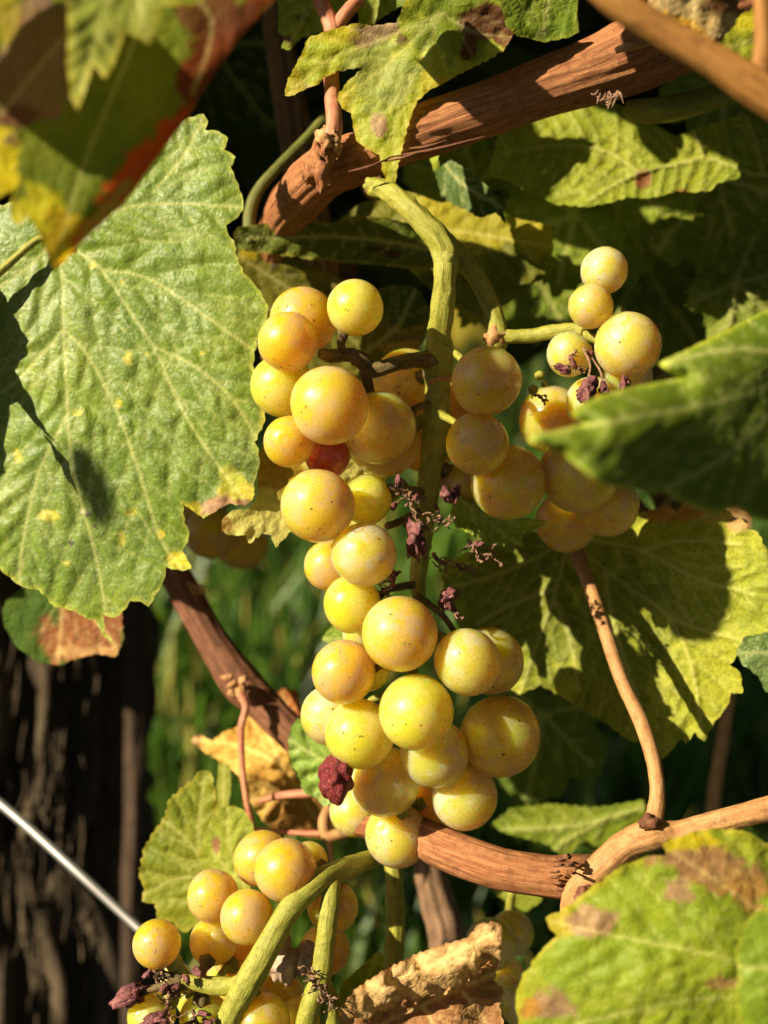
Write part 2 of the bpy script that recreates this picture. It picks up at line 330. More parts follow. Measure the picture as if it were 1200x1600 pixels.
def leaf_blade(name, outline, prim, depth, spacing=6, mat=None, parent=None, base=(.12, .17, .03), base2=None, blobs=(), edge=None,
               pucker=.0007, sig=14, side=1, wave=.0012, teeth=(4, 22), vw=2.6, sec=True, secn=9, seed=0, curl=None, top_fn=None, vstr=1.0, secang=48):
    """a leaf from its outline (photo pixels carried to the leaf's own distance), with real veins, pucker and curl"""
    r_ = np.random.default_rng(seed + 100); ol = np.asarray(outline, float)
    # dense toothed outline
    area = .5 * np.sum(ol[:, 0] * np.roll(ol[:, 1], -1) - np.roll(ol[:, 0], -1) * ol[:, 1]); sgn = 1 if area > 0 else -1
    pts = []
    for a, b in zip(ol, np.roll(ol, -1, 0)):
        L = np.hypot(*(b - a)); n = max(1, int(L / (spacing * .8))); nrm = np.array([b[1] - a[1], a[0] - b[0]]) / (L + 1e-9) * sgn
        for q in range(n):
            f = q / n; p = a + (b - a) * f
            if teeth and L > teeth[1] * .8 and q:
                nt = max(1, round(L / teeth[1])); ph = (f * nt) % 1.0; tri = (ph / .7 if ph < .7 else (1 - ph) / .3)
                p = p + nrm * teeth[0] * (tri - .35)
            p = p + nrm * (r_.random() - .5) * spacing * .25
            pts.append(p)
    ol = np.array(pts)
    # veins
    segs1 = [poly_segs(catmull(p, 5)) for p in prim if len(p) > 1]; secs = []
    if sec:
        for k, p in enumerate(prim):
            c = catmull(p, 12); s = np.concatenate([[0], np.cumsum(np.hypot(*np.diff(c, axis=0).T))]); L = s[-1]
            nn = max(3, int(secn * min(1, L / 300)))
            for q in range(nn):
                for sd in (-1, 1):
                    f = (q + .6 + .3 * (sd > 0) + .15 * r_.random()) / (nn + .6)
                    if f > .97: continue
                    i = min(np.searchsorted(s, f * L), len(c) - 2); tg = c[i + 1] - c[i]; tg = tg / (np.hypot(*tg) + 1e-9)
                    a = sd * math.radians(secang + r_.normal() * 5); ln = L * (.48 * (1 - f) + .10); cur = c[i].copy(); line = [cur]
                    for st in range(8):
                        dr = np.array([tg[0] * math.cos(a) - tg[1] * math.sin(a), tg[0] * math.sin(a) + tg[1] * math.cos(a)])
                        cur = cur + dr * ln / 8; line.append(cur); a *= .93
                    secs.append(poly_segs(line))
    S1 = np.vstack(segs1) if segs1 else np.array([[1e5, 1e5, 1e5 + 1, 1e5]]); S2 = np.vstack(secs) if secs else None
    lo, hi = ol.min(0), ol.max(0)
    gx, gy = np.meshgrid(np.arange(lo[0], hi[0], spacing), np.arange(lo[1], hi[1], spacing * .87)); gx = gx + (np.arange(gx.shape[0]) % 2)[:, None] * spacing * .5
    g = np.stack([gx.ravel(), gy.ravel()], 1) + r_.uniform(-.22, .22, (gx.size, 2)) * spacing
    extra = [np.stack([S1[:, 0], S1[:, 1]], 1)]
    dd = S1; ex = []
    for s in dd:
        n = max(1, int(np.hypot(s[2] - s[0], s[3] - s[1]) / (spacing * .8)))
        for q in range(n): ex.append((s[0] + (s[2] - s[0]) * q / n, s[1] + (s[3] - s[1]) * q / n))
    ex = np.array(ex)
    g = g[segdist(g[:, 0], g[:, 1], S1) > spacing * .45]
    g = np.vstack([g, ex]); g = g[inside(g[:, 0], g[:, 1], ol)]
    OS = np.hstack([ol, np.roll(ol, -1, 0)]); g = g[segdist(g[:, 0], g[:, 1], OS) > spacing * .5]
    allp = np.vstack([ol, g]); n0 = len(ol)
    res = delaunay_2d_cdt([Vector((float(a), float(b))) for a, b in allp], [(i, (i + 1) % n0) for i in range(n0)], [], 1, 1e-5)
    V2 = np.array([(p.x, p.y) for p in res[0]]); T = np.array([f for f in res[2] if len(f) == 3], int)
    cen = V2[T].mean(1); T = T[inside(cen[:, 0], cen[:, 1], ol)]
    u, v = V2[:, 0], V2[:, 1]
    de = segdist(u, v, OS); d1 = segdist(u, v, S1); d2 = segdist(u, v, S2) if S2 is not None else np.full(len(u), 1e9)
    dm = np.minimum(d1, d2 * 1.25)
    dep = depth(u, v) if callable(depth) else np.full(len(u), float(depth))
    if curl: dep = dep + curl[0] * np.exp(-de / curl[1]) * (1 if len(curl) < 3 else curl[2](u, v))
    pk = (1 - np.exp(-(dm / sig) ** 2)) * (.75 + .9 * fbm(u / 30, v / 30, seed, 3))
    dep = dep - side * pucker * pk - wave * 2 * fbm(u / 85, v / 85, seed + 3, 4) - side * pucker * .3 * fbm(u / 13, v / 13, seed + 6, 2)
    if side < 0: dep = dep - pucker * .9 * np.exp(-(d1 / (vw * 1.6)) ** 2) - pucker * .4 * np.exp(-(d2 / (vw)) ** 2)
    # colour: pigment, wear, and some blobs and edges painting light or shade
    b1 = np.array(base); b2 = np.array(base2 if base2 is not None else b1 * np.array([1.35, 1.15, .8]))
    f = np.clip(.5 + 1.5 * fbm(u / 60, v / 60, seed + 11, 4), 0, 1)[:, None]; col = b1 * (1 - f) + b2 * f
    nz = fbm(u / 22, v / 22, seed + 21, 4)
    if edge is not None:
        ec, ew = edge; m = sstep(1.0, .1, de / ew + nz * 1.1)[:, None]; col = col * (1 - m) + np.array(ec) * m
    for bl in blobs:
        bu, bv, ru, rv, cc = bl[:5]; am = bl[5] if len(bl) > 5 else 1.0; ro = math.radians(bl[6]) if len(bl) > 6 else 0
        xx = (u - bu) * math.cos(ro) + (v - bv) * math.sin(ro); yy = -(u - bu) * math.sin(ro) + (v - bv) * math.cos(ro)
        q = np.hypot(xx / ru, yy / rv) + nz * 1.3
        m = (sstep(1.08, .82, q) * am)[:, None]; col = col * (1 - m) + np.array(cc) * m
    vein = np.clip(np.exp(-(d1 / vw) ** 2) + .6 * np.exp(-(d2 / (vw * .62)) ** 2), 0, 1) * vstr
    W = P(u, v, dep)
    tri = T.copy(); a, b, c = W[tri[:, 0]], W[tri[:, 1]], W[tri[:, 2]]
    nr = np.cross(b - a, c - a); flip = np.einsum('ij,ij->i', nr, CAM - a) < 0; tri[flip] = tri[flip][:, ::-1]
    px = K * float(np.mean(dep))
    luv = np.stack([u * px, v * px, np.full(len(u), seed * .05)], 1)
    return mesh_np(name, W, tri, mat, True, {'col': np.hstack([np.clip(col, 0, 1), np.ones((len(u), 1))]), 'vein': vein, 'luv': luv}, parent)

def lin(d0, u0, v0, gu, gv, cu=0, cv=0, cuv=0):
    """depth plane: metres per 100 photo pixels, plus curvature"""
    return lambda u, v: d0 + gu * (u - u0) / 100 + gv * (v - v0) / 100 + cu * ((u - u0) / 100) ** 2 + cv * ((v - v0) / 100) ** 2 + cuv * (u - u0) * (v - v0) / 1e4

def vine_outline(cu, cv, size, rot=0.0, sq=1.0, seed=0, depthlobe=.22):
    """the generic five-lobed toothed outline, its petiole point and its five main veins, in pixels"""
    r_ = np.random.default_rng(seed); th = np.linspace(-math.pi + .22, math.pi - .22, 150)
    lobes = [(0, 1.0, .50), (.95, .86, .42), (-.95, .86, .42), (1.95, .66, .45), (-1.95, .66, .45)]
    rr = np.full(len(th), .34)
    for a, l, wd in lobes: rr = np.maximum(rr, l * (1 - depthlobe * ((np.abs(th - a) / wd) ** 1.5)) * (np.abs(th - a) < wd * 1.9))
    teeth = np.abs(((th * 13 / math.pi) % 1.0) - .3); rr = rr * (1 + .13 * (teeth - .35)) * (1 + .08 * (r_.random(len(th)) - .5))
    pts = np.stack([np.sin(th) * rr * sq, np.cos(th) * rr], 1) * size
    pts = np.vstack([pts, [[0, -.04 * size]]])
    c, s = math.cos(rot), math.sin(rot); rotm = np.array([[c, -s], [s, c]])
    pts = pts @ rotm.T + [cu, cv]
    veins = [np.array([[cu, cv], [cu, cv] + (np.array([math.sin(a) * l * sq, math.cos(a) * l]) * .5 * size) @ rotm.T + r_.normal(0, size * .012, 2), [cu, cv] + (np.array([math.sin(a) * l * sq, math.cos(a) * l]) * .96 * size) @ rotm.T]) for a, l, _ in lobes]
    return pts, veins
GREEN = (.10, .15, .022); YEL = (.50, .42, .035); TAN = (.45, .27, .14); BROWN = (.20, .075, .03); RED = (.42, .07, .015); DKG = (.05, .085, .014)
def leaf_thing(label, depth, outline, prim, group='leaves on the vine', name='vine_leaf', petiole=None, pmat='green_stem', cat='leaf', **kw):
    d_ = depth if callable(depth) else (lambda u, v: np.full(len(np.atleast_1d(u)), float(depth)))
    o = np.asarray(outline, float); root_uv = prim[0][0] if len(prim) else o.mean(0)
    dd = float(np.atleast_1d(d_(np.array([root_uv[0]], float), np.array([root_uv[1]], float)))[0])
    t_ = thing(name, P(root_uv[0], root_uv[1], dd), label, cat, group)
    leaf_blade('leaf_blade', outline, prim, d_, parent=t_, **kw)
    if petiole is not None: Bag().tube(petiole, 12, 8, .05, 5, .1, 3).build('petiole', M[pmat], t_)
    return t_
# ------------------------------------------------------------------ setting: ground, grass, old trunk, foliage far behind
gx, gy = np.meshgrid(np.linspace(-1, 1, 90), np.linspace(0, 1, 90)); gx = np.sign(gx) * np.abs(gx) ** 2.2 * 60; gy = gy ** 2.2 * 120 - 3
gz = .05 * fbm(gx * .8, gy * .8, 3) - .02
idx = np.arange(90 * 90).reshape(90, 90)
mesh_np('ground', np.stack([gx, gy, gz], -1).reshape(-1, 3), np.stack([idx[:-1, :-1], idx[:-1, 1:], idx[1:, 1:], idx[1:, :-1]], -1).reshape(-1, 4), M['soil'], True, origin=(0, 0, 0))['kind'] = 'structure'

def make_grass(n=42000):
    r_ = np.random.default_rng(5)
    y = .55 + r_.random(n) ** 1.7 * 5.2; x = (r_.random(n) * 2 - 1) * (.45 + y * .55)
    h = (.06 + .20 * r_.random(n) ** 1.6) * (.6 + .8 * vnoise(x * 3, y * 3, 2)); a = r_.random(n) * 6.283; lean = r_.normal(0, .35, n) * h; w_ = .0022 + .003 * r_.random(n) + .0008 * y
    z0 = .05 * fbm(x * .8, y * .8, 3) - .025
    V = []; 
    for k, (t_, ww) in enumerate(((0, 1), (.55, .8), (1, .05))):
        cx = x + np.cos(a) * lean * t_ ** 1.8; cy = y + np.sin(a) * lean * t_ ** 1.8; cz = z0 + h * t_ * (1 - .15 * t_)
        sx = -np.sin(a * 1.7) * w_ * ww; sy = np.cos(a * 1.7) * w_ * ww
        V += [np.stack([cx - sx, cy - sy, cz], 1), np.stack([cx + sx, cy + sy, cz], 1)]
    V = np.stack(V, 1).reshape(-1, 3); b = np.arange(n)[:, None] * 6
    Fq = np.vstack([b + [0, 1, 3, 2], b + [2, 3, 5, 4]])
    f = r_.random(n)[:, None]; c = np.array([.02, .065, .006]) * (1 - f) + np.array([.12, .22, .018]) * f
    dry = (r_.random(n) < .10)[:, None]; c = np.where(dry, np.array([.42, .36, .08]), c)
    col = np.repeat(np.hstack([c, np.ones((n, 1))]), 6, 0)
    o = mesh_np('grass', V, Fq, M['grass'], True, {'col': col}); tag(o, 'rough green grass growing between the vine rows', 'grass', None, 'stuff')
make_grass()

def leaf_mass(name, boxes, n, size, seed, label):
    """one mass of folded leaf-sized faces"""
    r_ = np.random.default_rng(seed); V = []; Fs = []; C = []; k = 0
    tot = sum(b[6] for b in boxes)
    for b in boxes:
        m = int(n * b[6] / tot)
        c = np.stack([r_.uniform(b[0], b[1], m), r_.uniform(b[2], b[3], m), r_.uniform(b[4], b[5], m)], 1)
        for p in c:
            s = size * r_.uniform(.6, 1.25); e = Euler((r_.normal(-.3, .6), r_.normal(0, .6), r_.uniform(-1.4, 1.4))).to_matrix()
            th = np.linspace(-2.7, 2.7, 15); rr = s * (.55 + .35 * np.abs(np.cos(th * 2.5 / 1.25)) + .1 * r_.random(15))
            L = np.stack([np.sin(th) * rr, .25 * s * (np.abs(np.sin(th))) + .1 * s * r_.random(15), -np.cos(th) * rr], 1)
            L = np.vstack([[0, 0, 0], L]) @ np.array(e).T + p
            V.append(L); Fs.append(np.array([[k, k + i, k + i + 1] for i in range(1, 15)])); k += 16
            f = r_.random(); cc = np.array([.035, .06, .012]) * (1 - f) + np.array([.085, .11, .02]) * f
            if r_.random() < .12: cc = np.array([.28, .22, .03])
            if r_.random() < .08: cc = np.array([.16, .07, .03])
            C.append(np.tile(np.append(cc, 1), (16, 1)))
    V = np.vstack(V)
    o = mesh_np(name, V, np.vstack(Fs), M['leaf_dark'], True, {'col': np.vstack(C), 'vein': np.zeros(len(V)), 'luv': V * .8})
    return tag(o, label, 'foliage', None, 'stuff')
FOL = leaf_mass('vine_leaf_shapes', [(-.35, .6, .62, .95, .66, 1.25, 5), (-1.6, 1.9, 1.9, 2.5, .25, 1.7, 6)], 2400, .052, 4, 'dark mass of vine leaves filling the row behind the grapes')

# unseen leaf-shaped blockers added up-sun, outlined to drop chosen shadows into the scene
def sun_blockers(seed=11):
    r_ = np.random.default_rng(seed); l = LC / np.linalg.norm(LC); e1 = np.cross([0, 1, 0], l); e1 /= np.linalg.norm(e1); e2 = np.cross(l, e1)
    V = []; Fs = []; k = 0
    def leaf(ab, bulge=.006, extra=.012):
        nonlocal k
        ab = np.array(ab, float) / 1000; den = []
        for p, q in zip(ab, np.roll(ab, -1, 0)):
            n = max(1, int(np.hypot(*(q - p)) / .0035))
            for i in range(n): den.append(p + (q - p) * i / n + r_.normal(0, .0007, 2))
        ab = np.array(den); cen = ab.mean(0); ss = np.linspace(-.7, .9, 400); smax = -1
        for p in np.vstack([ab[::3], [cen]]):
            q = p[0] * e1 + p[1] * e2 + ss[:, None] * l; d = -q[:, 2]; dd = np.maximum(d, 1e-5)
            inn = (d > .0) & (np.abs(q[:, 0]) < dd * .325 + .004) & (np.abs(q[:, 1]) < dd * .4333 + .004)
            if inn.any(): smax = max(smax, ss[np.nonzero(inn)[0][-1]])
        if smax < -.69: smax = r_.uniform(-.1, .2)
        s0 = smax + extra + r_.uniform(0, .02); rings = []
        for f in (0, .5, 1.0):
            pp = cen + (ab - cen) * f; rr = np.hypot(*(pp - cen).T)
            rings.append(pp[:, :1] * e1 + pp[:, 1:] * e2 + (s0 + bulge * (1 - f * f) + .002 * np.sin(rr * 300))[:, None] * l)
        n = len(ab); Q = np.vstack(rings[1:] + [rings[0][:1]]); V.append(CAM + Q[:, :1] * R + Q[:, 1:2] * U - Q[:, 2:] * F)
        i = np.arange(n); j = (i + 1) % n
        Fs.append(np.vstack([np.stack([i, j, n + j], 1), np.stack([i, n + j, n + i], 1), np.stack([np.full(n, 2 * n), i, j], 1)]) + k); k += 2 * n + 1
    for ab in SHADE: leaf(ab)
    leaf([(-262, 54), (-258, 55), (-256, 49), (-255.5, 43), (-258, 39), (-261, 42), (-262, 48)], .002, .32)  # added blocker set far off for a soft-edged shadow
    for q in range(170):
        a, b, s = r_.uniform(-820, -300), r_.uniform(-380, 330), r_.uniform(26, 46); th = np.linspace(0, 6.283, 16)[:-1]; ro = r_.uniform(0, 6)
        rr = s * (.75 + .25 * np.cos(5 * th + ro)) * (.9 + .2 * r_.random(15)); ab = np.stack([a + np.cos(th) * rr, b + np.sin(th) * rr], 1)
        if ab[:, 0].max() > -296 or (ab[:, 0].max() > -395 and ab[:, 1].min() < -5 and ab[:, 1].max() > -85) or (ab[:, 0].max() > -565 and ab[:, 0].min() < -525 and ab[:, 1].max() > -112 and ab[:, 1].min() < -68): continue
        leaf(ab, .01, .03 + r_.uniform(0, .12))
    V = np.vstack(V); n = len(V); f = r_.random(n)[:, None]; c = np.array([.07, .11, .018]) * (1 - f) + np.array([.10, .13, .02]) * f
    o_ = mesh_np('vine_leaf_shapes', V, np.vstack(Fs), M['leaf_dark'], True, {'col': np.hstack([c, np.ones((n, 1))]), 'vein': np.zeros(n), 'luv': V * .8})
    tag(o_, 'unseen leaf shapes added past the left and top of the view to cast shade', 'foliage', None, 'stuff')
SHADE = [  # outlines of the added blockers as seen along the sun
    [(-167, 72), (-163, 70), (-158, 73), (-156.5, 81), (-157, 89), (-161, 95), (-166, 91), (-168, 82)],
    [(-252, 146.5), (-231, 147.5), (-229.5, 140), (-231, 137), (-250, 139)],
    [(-198, 70), (-194, 66), (-186, 68), (-181, 78), (-182, 92), (-190, 103), (-194, 100), (-197, 102), (-196.5, 92), (-199, 84)],
    [(-284, 60), (-275, 56), (-271, 60), (-268, 57), (-265, 54), (-267, 61), (-271, 66), (-269, 70), (-268, 73), (-271, 80), (-276, 84), (-288, 88), (-292, 70)],
    [(-345, 40), (-310, 36), (-275, 38), (-273, 60), (-276, 78), (-310, 88), (-345, 86)],
    [(-265, 54), (-262, 51), (-261, 45), (-263, 49)],
    [(-212, 192), (-211, 183), (-207, 180), (-204, 183), (-203, 192)],
    [(-207.4, 153.4), (-202, 149), (-200, 151), (-197, 145), (-188, 155.6), (-191, 160), (-199, 164.4), (-204, 159)],
    [(-182, 170), (-176, 166), (-160, 180), (-165, 200), (-180, 190), (-184, 178)],
    [(-420, 130), (-330, 128), (-268, 131), (-263, 150), (-263, 160), (-252, 166), (-240, 162), (-228, 163), (-226, 172), (-233, 184), (-222, 190), (-212, 187), (-200, 187), (-188, 183), (-176, 196), (-170, 240), (-190, 330), (-420, 330)],
]
sun_blockers()
leaf_mass('vine_leaf_shapes', [(-.12, .9, .05, .7, 1.0, 1.35, 5), (-1.3, -.12, .34, .8, 1.02, 1.5, 5), (.42, 1.7, .12, .6, .35, 1.2, 5), (-.4, 1.3, -.9, -.05, 1.22, 1.65, 7), (-2.8, 3.0, -2.2, -1.5, .15, 2.2, 14), (-3.0, -1.3, -1.2, .2, .1, 1.15, 6)], 9500, .055, 8, 'unseen vine leaves added above, beside and behind the view to dim the sky')  # leaf masses added out of view to cut the sky light

# old gnarled trunk at lower left
def old_trunk():
    t_ = thing('old_vine', P(60, 1500, .62), 'thick old vine trunk with shaggy dark bark standing in the grass', 'vine')
    c = catmull([(-25, 2500, .66, 200), (10, 1900, .62, 185), (40, 1500, .60, 190), (20, 1250, .60, 178), (50, 1050, .60, 172), (40, 850, .62, 170), (90, 600, .66, 130), (60, 300, .72, 130)], 22)
    V, Fq, B, c1, c2 = tube_arrays(P(c[:, 0], c[:, 1], c[:, 2]), c[:, 3] * K * c[:, 2], 120, .26, 17, .25, 4)
    fs = np.vstack([Fq])
    mesh_np('trunk', V, fs, M['old_bark'], True, {'bc': B}, t_)
    r_ = random.Random(3)
    for k in range(15):
        u0 = r_.uniform(-90, 165); v0 = r_.uniform(950, 1500); l = r_.uniform(90, 260); d = .60 - .062 * math.sqrt(max(.05, 1 - ((u0 - 35) / 150) ** 2))
        b = Bag(); b.tube([(u0, v0, d + .004, 2), (u0 + r_.uniform(-8, 8), v0 + l * .4, d, 5), (u0 + r_.uniform(-18, 18), v0 + l * .8, d, 4), (u0 + r_.uniform(-25, 25), v0 + l, d - .004, 1)], 6, 5, .3, 3, .3, k)
        b.build('bark_strip', M['old_bark'], t_)
    b = Bag()
    for k in range(190):
        u0 = r_.uniform(-130, 200); v0 = r_.uniform(900, 1640); l = r_.uniform(40, 150); d = .60 - .062 * math.sqrt(max(.02, 1 - ((u0 - 35) / 175) ** 2)) + .002
        b.tube([(u0, v0, d, 1.0), (u0 + r_.uniform(-9, 9), v0 + l * .5, d - r_.uniform(.002, .008), r_.uniform(1.2, 2.6)), (u0 + r_.uniform(-22, 22), v0 + l, d + .001, .6)], 5, 4, 0, 3, 0, k)
    b.build('shaggy_bark', M['old_bark'], t_)['kind'] = 'stuff'
old_trunk()

# thin posts and the trellis wire
def rod(name, label, cat, px, mat, group=None, ridge=.2, nr=7, rough=.15, seg=24, ns=10, seed=0, part='shaft'):
    o = Bag().tube(px, seg, ns, ridge, nr, rough, seed).build(name, mat); tag(o, label, cat, group); return o
rod('stake', 'dark thin wooden stake standing in the grass beside the old trunk', 'stake', [(205, 880, .55, 16), (212, 1200, .55, 17), (206, 1500, .55, 17), (204, 2300, .56, 18)], M['stake_dark'], 'thin stakes among the vines', seed=2)
rod('stake', 'brown grooved stake behind the lower cane and the dry curled leaf', 'stake', [(655, 1300, .36, 19), (684, 1410, .36, 24), (700, 1500, .36, 25), (712, 1900, .37, 26)], M['stake'], 'thin stakes among the vines', .3, 6, seed=5)
rod('wire', 'taut grey metal trellis wire running down to the lower grapes', 'wire', [(-140, 1150, .37, 7.5), (0, 1255, .355, 7.5), (110, 1352, .34, 7.5), (225, 1458, .33, 7.5), (420, 1635, .31, 7.5)], M['wire'], None, 0, 3, 0)

# ------------------------------------------------------------------ canes
def cane(label, px, mat='cane', ridge=.06, nr=14, rough=.1, seed=0, seg=56, ns=16, nodes=(), name='vine_cane', group='canes of the vine', cat='cane', extra=None):
    px = np.asarray(px, float); m = len(px) // 2
    t_ = thing(name, P(px[m][0], px[m][1], px[m][2]), label, cat, group)
    st = Bag().tube(px, seg, ns, ridge, nr, rough, seed).build('stem', M[mat], t_)
    for q, (u, v, d, ru, rv, mt, s) in enumerate(nodes):
        Bag().blob(u, v, d, ru, rv, .45, s, seg=26, rings=18, fr=3.5).build('node', M[mt], st)
    if extra: extra(t_)
    return t_
def cane_extra(t_):
    # peeling bark strips, bud scars and a frayed old flower scar
    b = Bag()
    for k, (u0, v0, u1, v1) in enumerate([(606, 246, 760, 213), (640, 232, 700, 219), (600, 252, 668, 232), (545, 268, 610, 246)]):
        b.tube([(u0, v0, .2585, 1.2), ((u0 + u1) / 2, (v0 + v1) / 2 + 3, .2572, 2.6), (u1, v1, .2583, 1)], 6, 8, .3, 3, .2, k)
    b.build('bark_strip', M['cane_dark'], t_)
    Bag().tube([(962, 79, .2545, 5), (985, 73, .2535, 6.5), (1018, 66, .258, 5), (1030, 64, .262, 3)], 10, 6, .2, 5, .3, 1).build('pale_scar', M['cane_tan'], t_)
    b = Bag(); r_ = random.Random(9)
    for k in range(16):
        u, v = 944 + r_.uniform(-18, 26), 148 + r_.uniform(-6, 8)
        b.tube([(u, v, .252, 2.5), (u + r_.uniform(-6, 10), v + r_.uniform(2, 9), .250, 2.5), (u + r_.uniform(-12, 24), v + r_.uniform(3, 20), .250, 1.2)], 5, 3, .2, 3, .2, k)
    b.build('frayed_scar', M['dried'], t_)
cane('thick reddish brown cane slanting across the top above the grape bunch',
     [(430, 560, .330, 20), (424, 450, .322, 25), (428, 385, .312, 29), (448, 335, .298, 34), (476, 300, .282, 39), (500, 275, .275, 40), (525, 260, .272, 40), (570, 243, .270, 38), (640, 212, .268, 40), (740, 178, .267, 41), (850, 137, .267, 43), (930, 110, .267, 50), (990, 86, .268, 56), (1050, 62, .272, 55), (1140, 30, .28, 50), (1260, -20, .29, 46)],
     'cane', .055, 17, .10, 3, 72, 18, [(515, 222, .262, 20, 22, 'cane_tan', 3), (500, 262, .262, 22, 34, 'cane', 5)], extra=cane_extra)
cane('upright brown striped cane behind the left end of the thick top cane', [(426, -40, .335, 20), (436, 60, .335, 21), (456, 180, .335, 24), (478, 300, .335, 25), (500, 420, .335, 24), (520, 560, .34, 22)], 'stake', .28, 9, .08, 6)
cane('slender reddish shoot rising from a knot on the thick top cane', [(515, 222, .262, 17), (522, 195, .262, 13), (519, 150, .265, 12), (517, 90, .269, 12), (519, 45, .271, 13), (500, 0, .272, 11), (480, -40, .273, 10)], 'petiole_red', .06, 8, .08, 2, 28, 10,
     extra=lambda t_: Bag().tube([(523, 48, .271, 11), (540, 22, .271, 11), (562, -4, .271, 10), (590, -40, .271, 9)], 16, 6, .06, 6, .08, 4).build('side_shoot', M['petiole_red'], t_))
cane('blurred orange brown cane crossing the top right corner in front', [(900, -60, .172, 24), (960, 0, .172, 24), (1040, 52, .172, 24), (1120, 98, .172, 26), (1185, 142, .172, 29), (1300, 215, .172, 28)], 'cane_front', .04, 8, .05, 9, 32, 10,
     extra=lambda t_: Bag().tube([(1186, 140, .172, 18), (1192, 70, .172, 14), (1190, 0, .172, 13), (1188, -60, .172, 13)], 20, 8, .04, 6, .05, 4)
        .build('side_shoot', M['cane_front'], t_))
def low_extra(t_):
    b = Bag(); r_ = random.Random(4)
    for k in range(22):
        a = k / 22 * 6.283; u = 880 + 12 * math.cos(a) + r_.uniform(-4, 4); v = 1371 + 33 * math.sin(a); 
        b.tube([(u - 4, v, .2515 + .006 * math.cos(a * .5), 2), (u + 6, v + r_.uniform(-3, 3), .250 + .006 * math.cos(a * .5), 2.6), (u + r_.uniform(8, 16), v + r_.uniform(-4, 4), .252, 1)], 5, 3, .2, 3, .2, k)
    b.build('torn_bark', M['cane_dark'], t_)
cane('thick orange brown cane under the tip of the grape bunch', [(540, 1275, .275, 26), (600, 1288, .273, 29), (660, 1310, .267, 31), (710, 1333, .2625, 32), (780, 1357, .259, 32), (850, 1368, .2575, 32), (892, 1370, .258, 33), (940, 1366, .264, 30), (985, 1350, .272, 22)], 'cane', .025, 14, .06, 8, 64, 16, extra=low_extra)
def shoot_extra(t_):
    Bag().blob(1014, 1286, .246, 15, 13, .3, 2).build('bud', M['cane_dark'], t_)
    Bag().blob(912, 1400, .248, 15, 17, .4, 6).build('bud', M['cane_dark'], t_)
cane('pinkish tan shoot forking up to the right from the lower cane', [(896, 1425, .254, 22), (906, 1390, .252, 24), (935, 1358, .250, 22), (975, 1322, .249, 22), (1015, 1306, .248, 24), (1060, 1302, .248, 19), (1120, 1285, .246, 18), (1200, 1264, .245, 19), (1300, 1235, .245, 20)], 'shoot', .05, 9, .08, 5, 40, 12, extra=shoot_extra)
def lc_extra(t_):
    b = Bag(); r_ = random.Random(2)
    for k in range(5): b.tube([(292 + k * 6, 908 + k * 1.5, .3195, .8), (298 + k * 6, 918, .3188, 1.6), (303 + k * 6, 930, .3195, .8)], 5, 4, .2, 3, 0, k)
    b.build('pale_streak', M['cane_tan'], t_)
    b = Bag()
    for k in range(12):
        u, v = 366 + r_.uniform(-14, 14), 1070 + r_.uniform(-12, 16); b.blob(u, v, .317, r_.uniform(5, 9), r_.uniform(4, 8), .5, k, seg=12, rings=8)
    b.build('node', M['cane_tan'], t_)
    Bag().tube([(376, 1085, .315, 7), (384, 1105, .314, 6), (377, 1140, .313, 6), (379, 1200, .312, 5), (386, 1255, .31, 5), (398, 1303, .31, 5)], 12, 10, .1, 4, .15, 2).build('tendril', M['petiole_red'], t_)
    Bag().tube([(398, 1296, .31, 4), (440, 1300, .308, 4), (505, 1303, .306, 5)], 10, 8, .1, 4, .1, 2).build('tendril', M['petiole_red'], t_)
    Bag().tube([(405, 1252, .322, 4), (440, 1243, .315, 6), (480, 1240, .312, 7), (515, 1238, .312, 6)], 10, 8, .1, 4, .1, 2).build('tendril', M['petiole_red'], t_)
    b = Bag(); b.tube([(514, 1262, .305, 9), (506, 1285, .303, 9), (512, 1305, .302, 9), (540, 1300, .302, 9), (575, 1285, .303, 8)], 14, 8, .1, 4, .1, 2)
    b.tube([(512, 1305, .302, 7), (516, 1325, .301, 5), (520, 1350, .300, 4)], 10, 6, .2, 4, .2, 3); b.build('tendril', M['shoot'], t_)
cane('dark red brown cane slanting down behind the left side of the bunch', [(230, 820, .335, 21), (275, 900, .332, 23), (330, 1000, .329, 24), (375, 1065, .327, 30), (410, 1100, .325, 27), (455, 1145, .322, 25), (540, 1230, .318, 24)], 'cane_dark', .10, 11, .08, 4, 40, 12, extra=lc_extra)
cane('short cut stub with yellow green lower end below the bunch', [(612, 1330, .285, 12), (616, 1390, .284, 14), (618, 1430, .283, 15), (617, 1470, .283, 15), (615, 1515, .283, 15), (612, 1640, .285, 14)], 'green_stem', .08, 8, .12, 7, 28, 10)
cane('curved dull green stalk beside the upright striped cane', [(392, 380, .300, 10), (390, 340, .300, 10), (402, 300, .300, 9), (440, 255, .302, 8), (480, 215, .305, 8), (515, 178, .31, 10), (560, 130, .315, 10)], 'stalk_dull', .04, 6, .05, 3, 20, 10)
Bag  # (stubs)
cane('small pale yellow stub catching light beneath the top right cane', [(978, 168, .275, 12), (1000, 172, .274, 19), (1030, 172, .275, 20), (1070, 165, .285, 20), (1150, 140, .30, 18)], 'green_stem', .05, 6, .1, 8, 24, 10)
rod('stick', 'pale thin stick below the lit right leaf', 'stick', [(1140, 1080, .42, 9), (1130, 1150, .42, 9), (1116, 1240, .42, 10), (1110, 1320, .42, 10)], M['cane_tan'], None, .1, 5, .1)

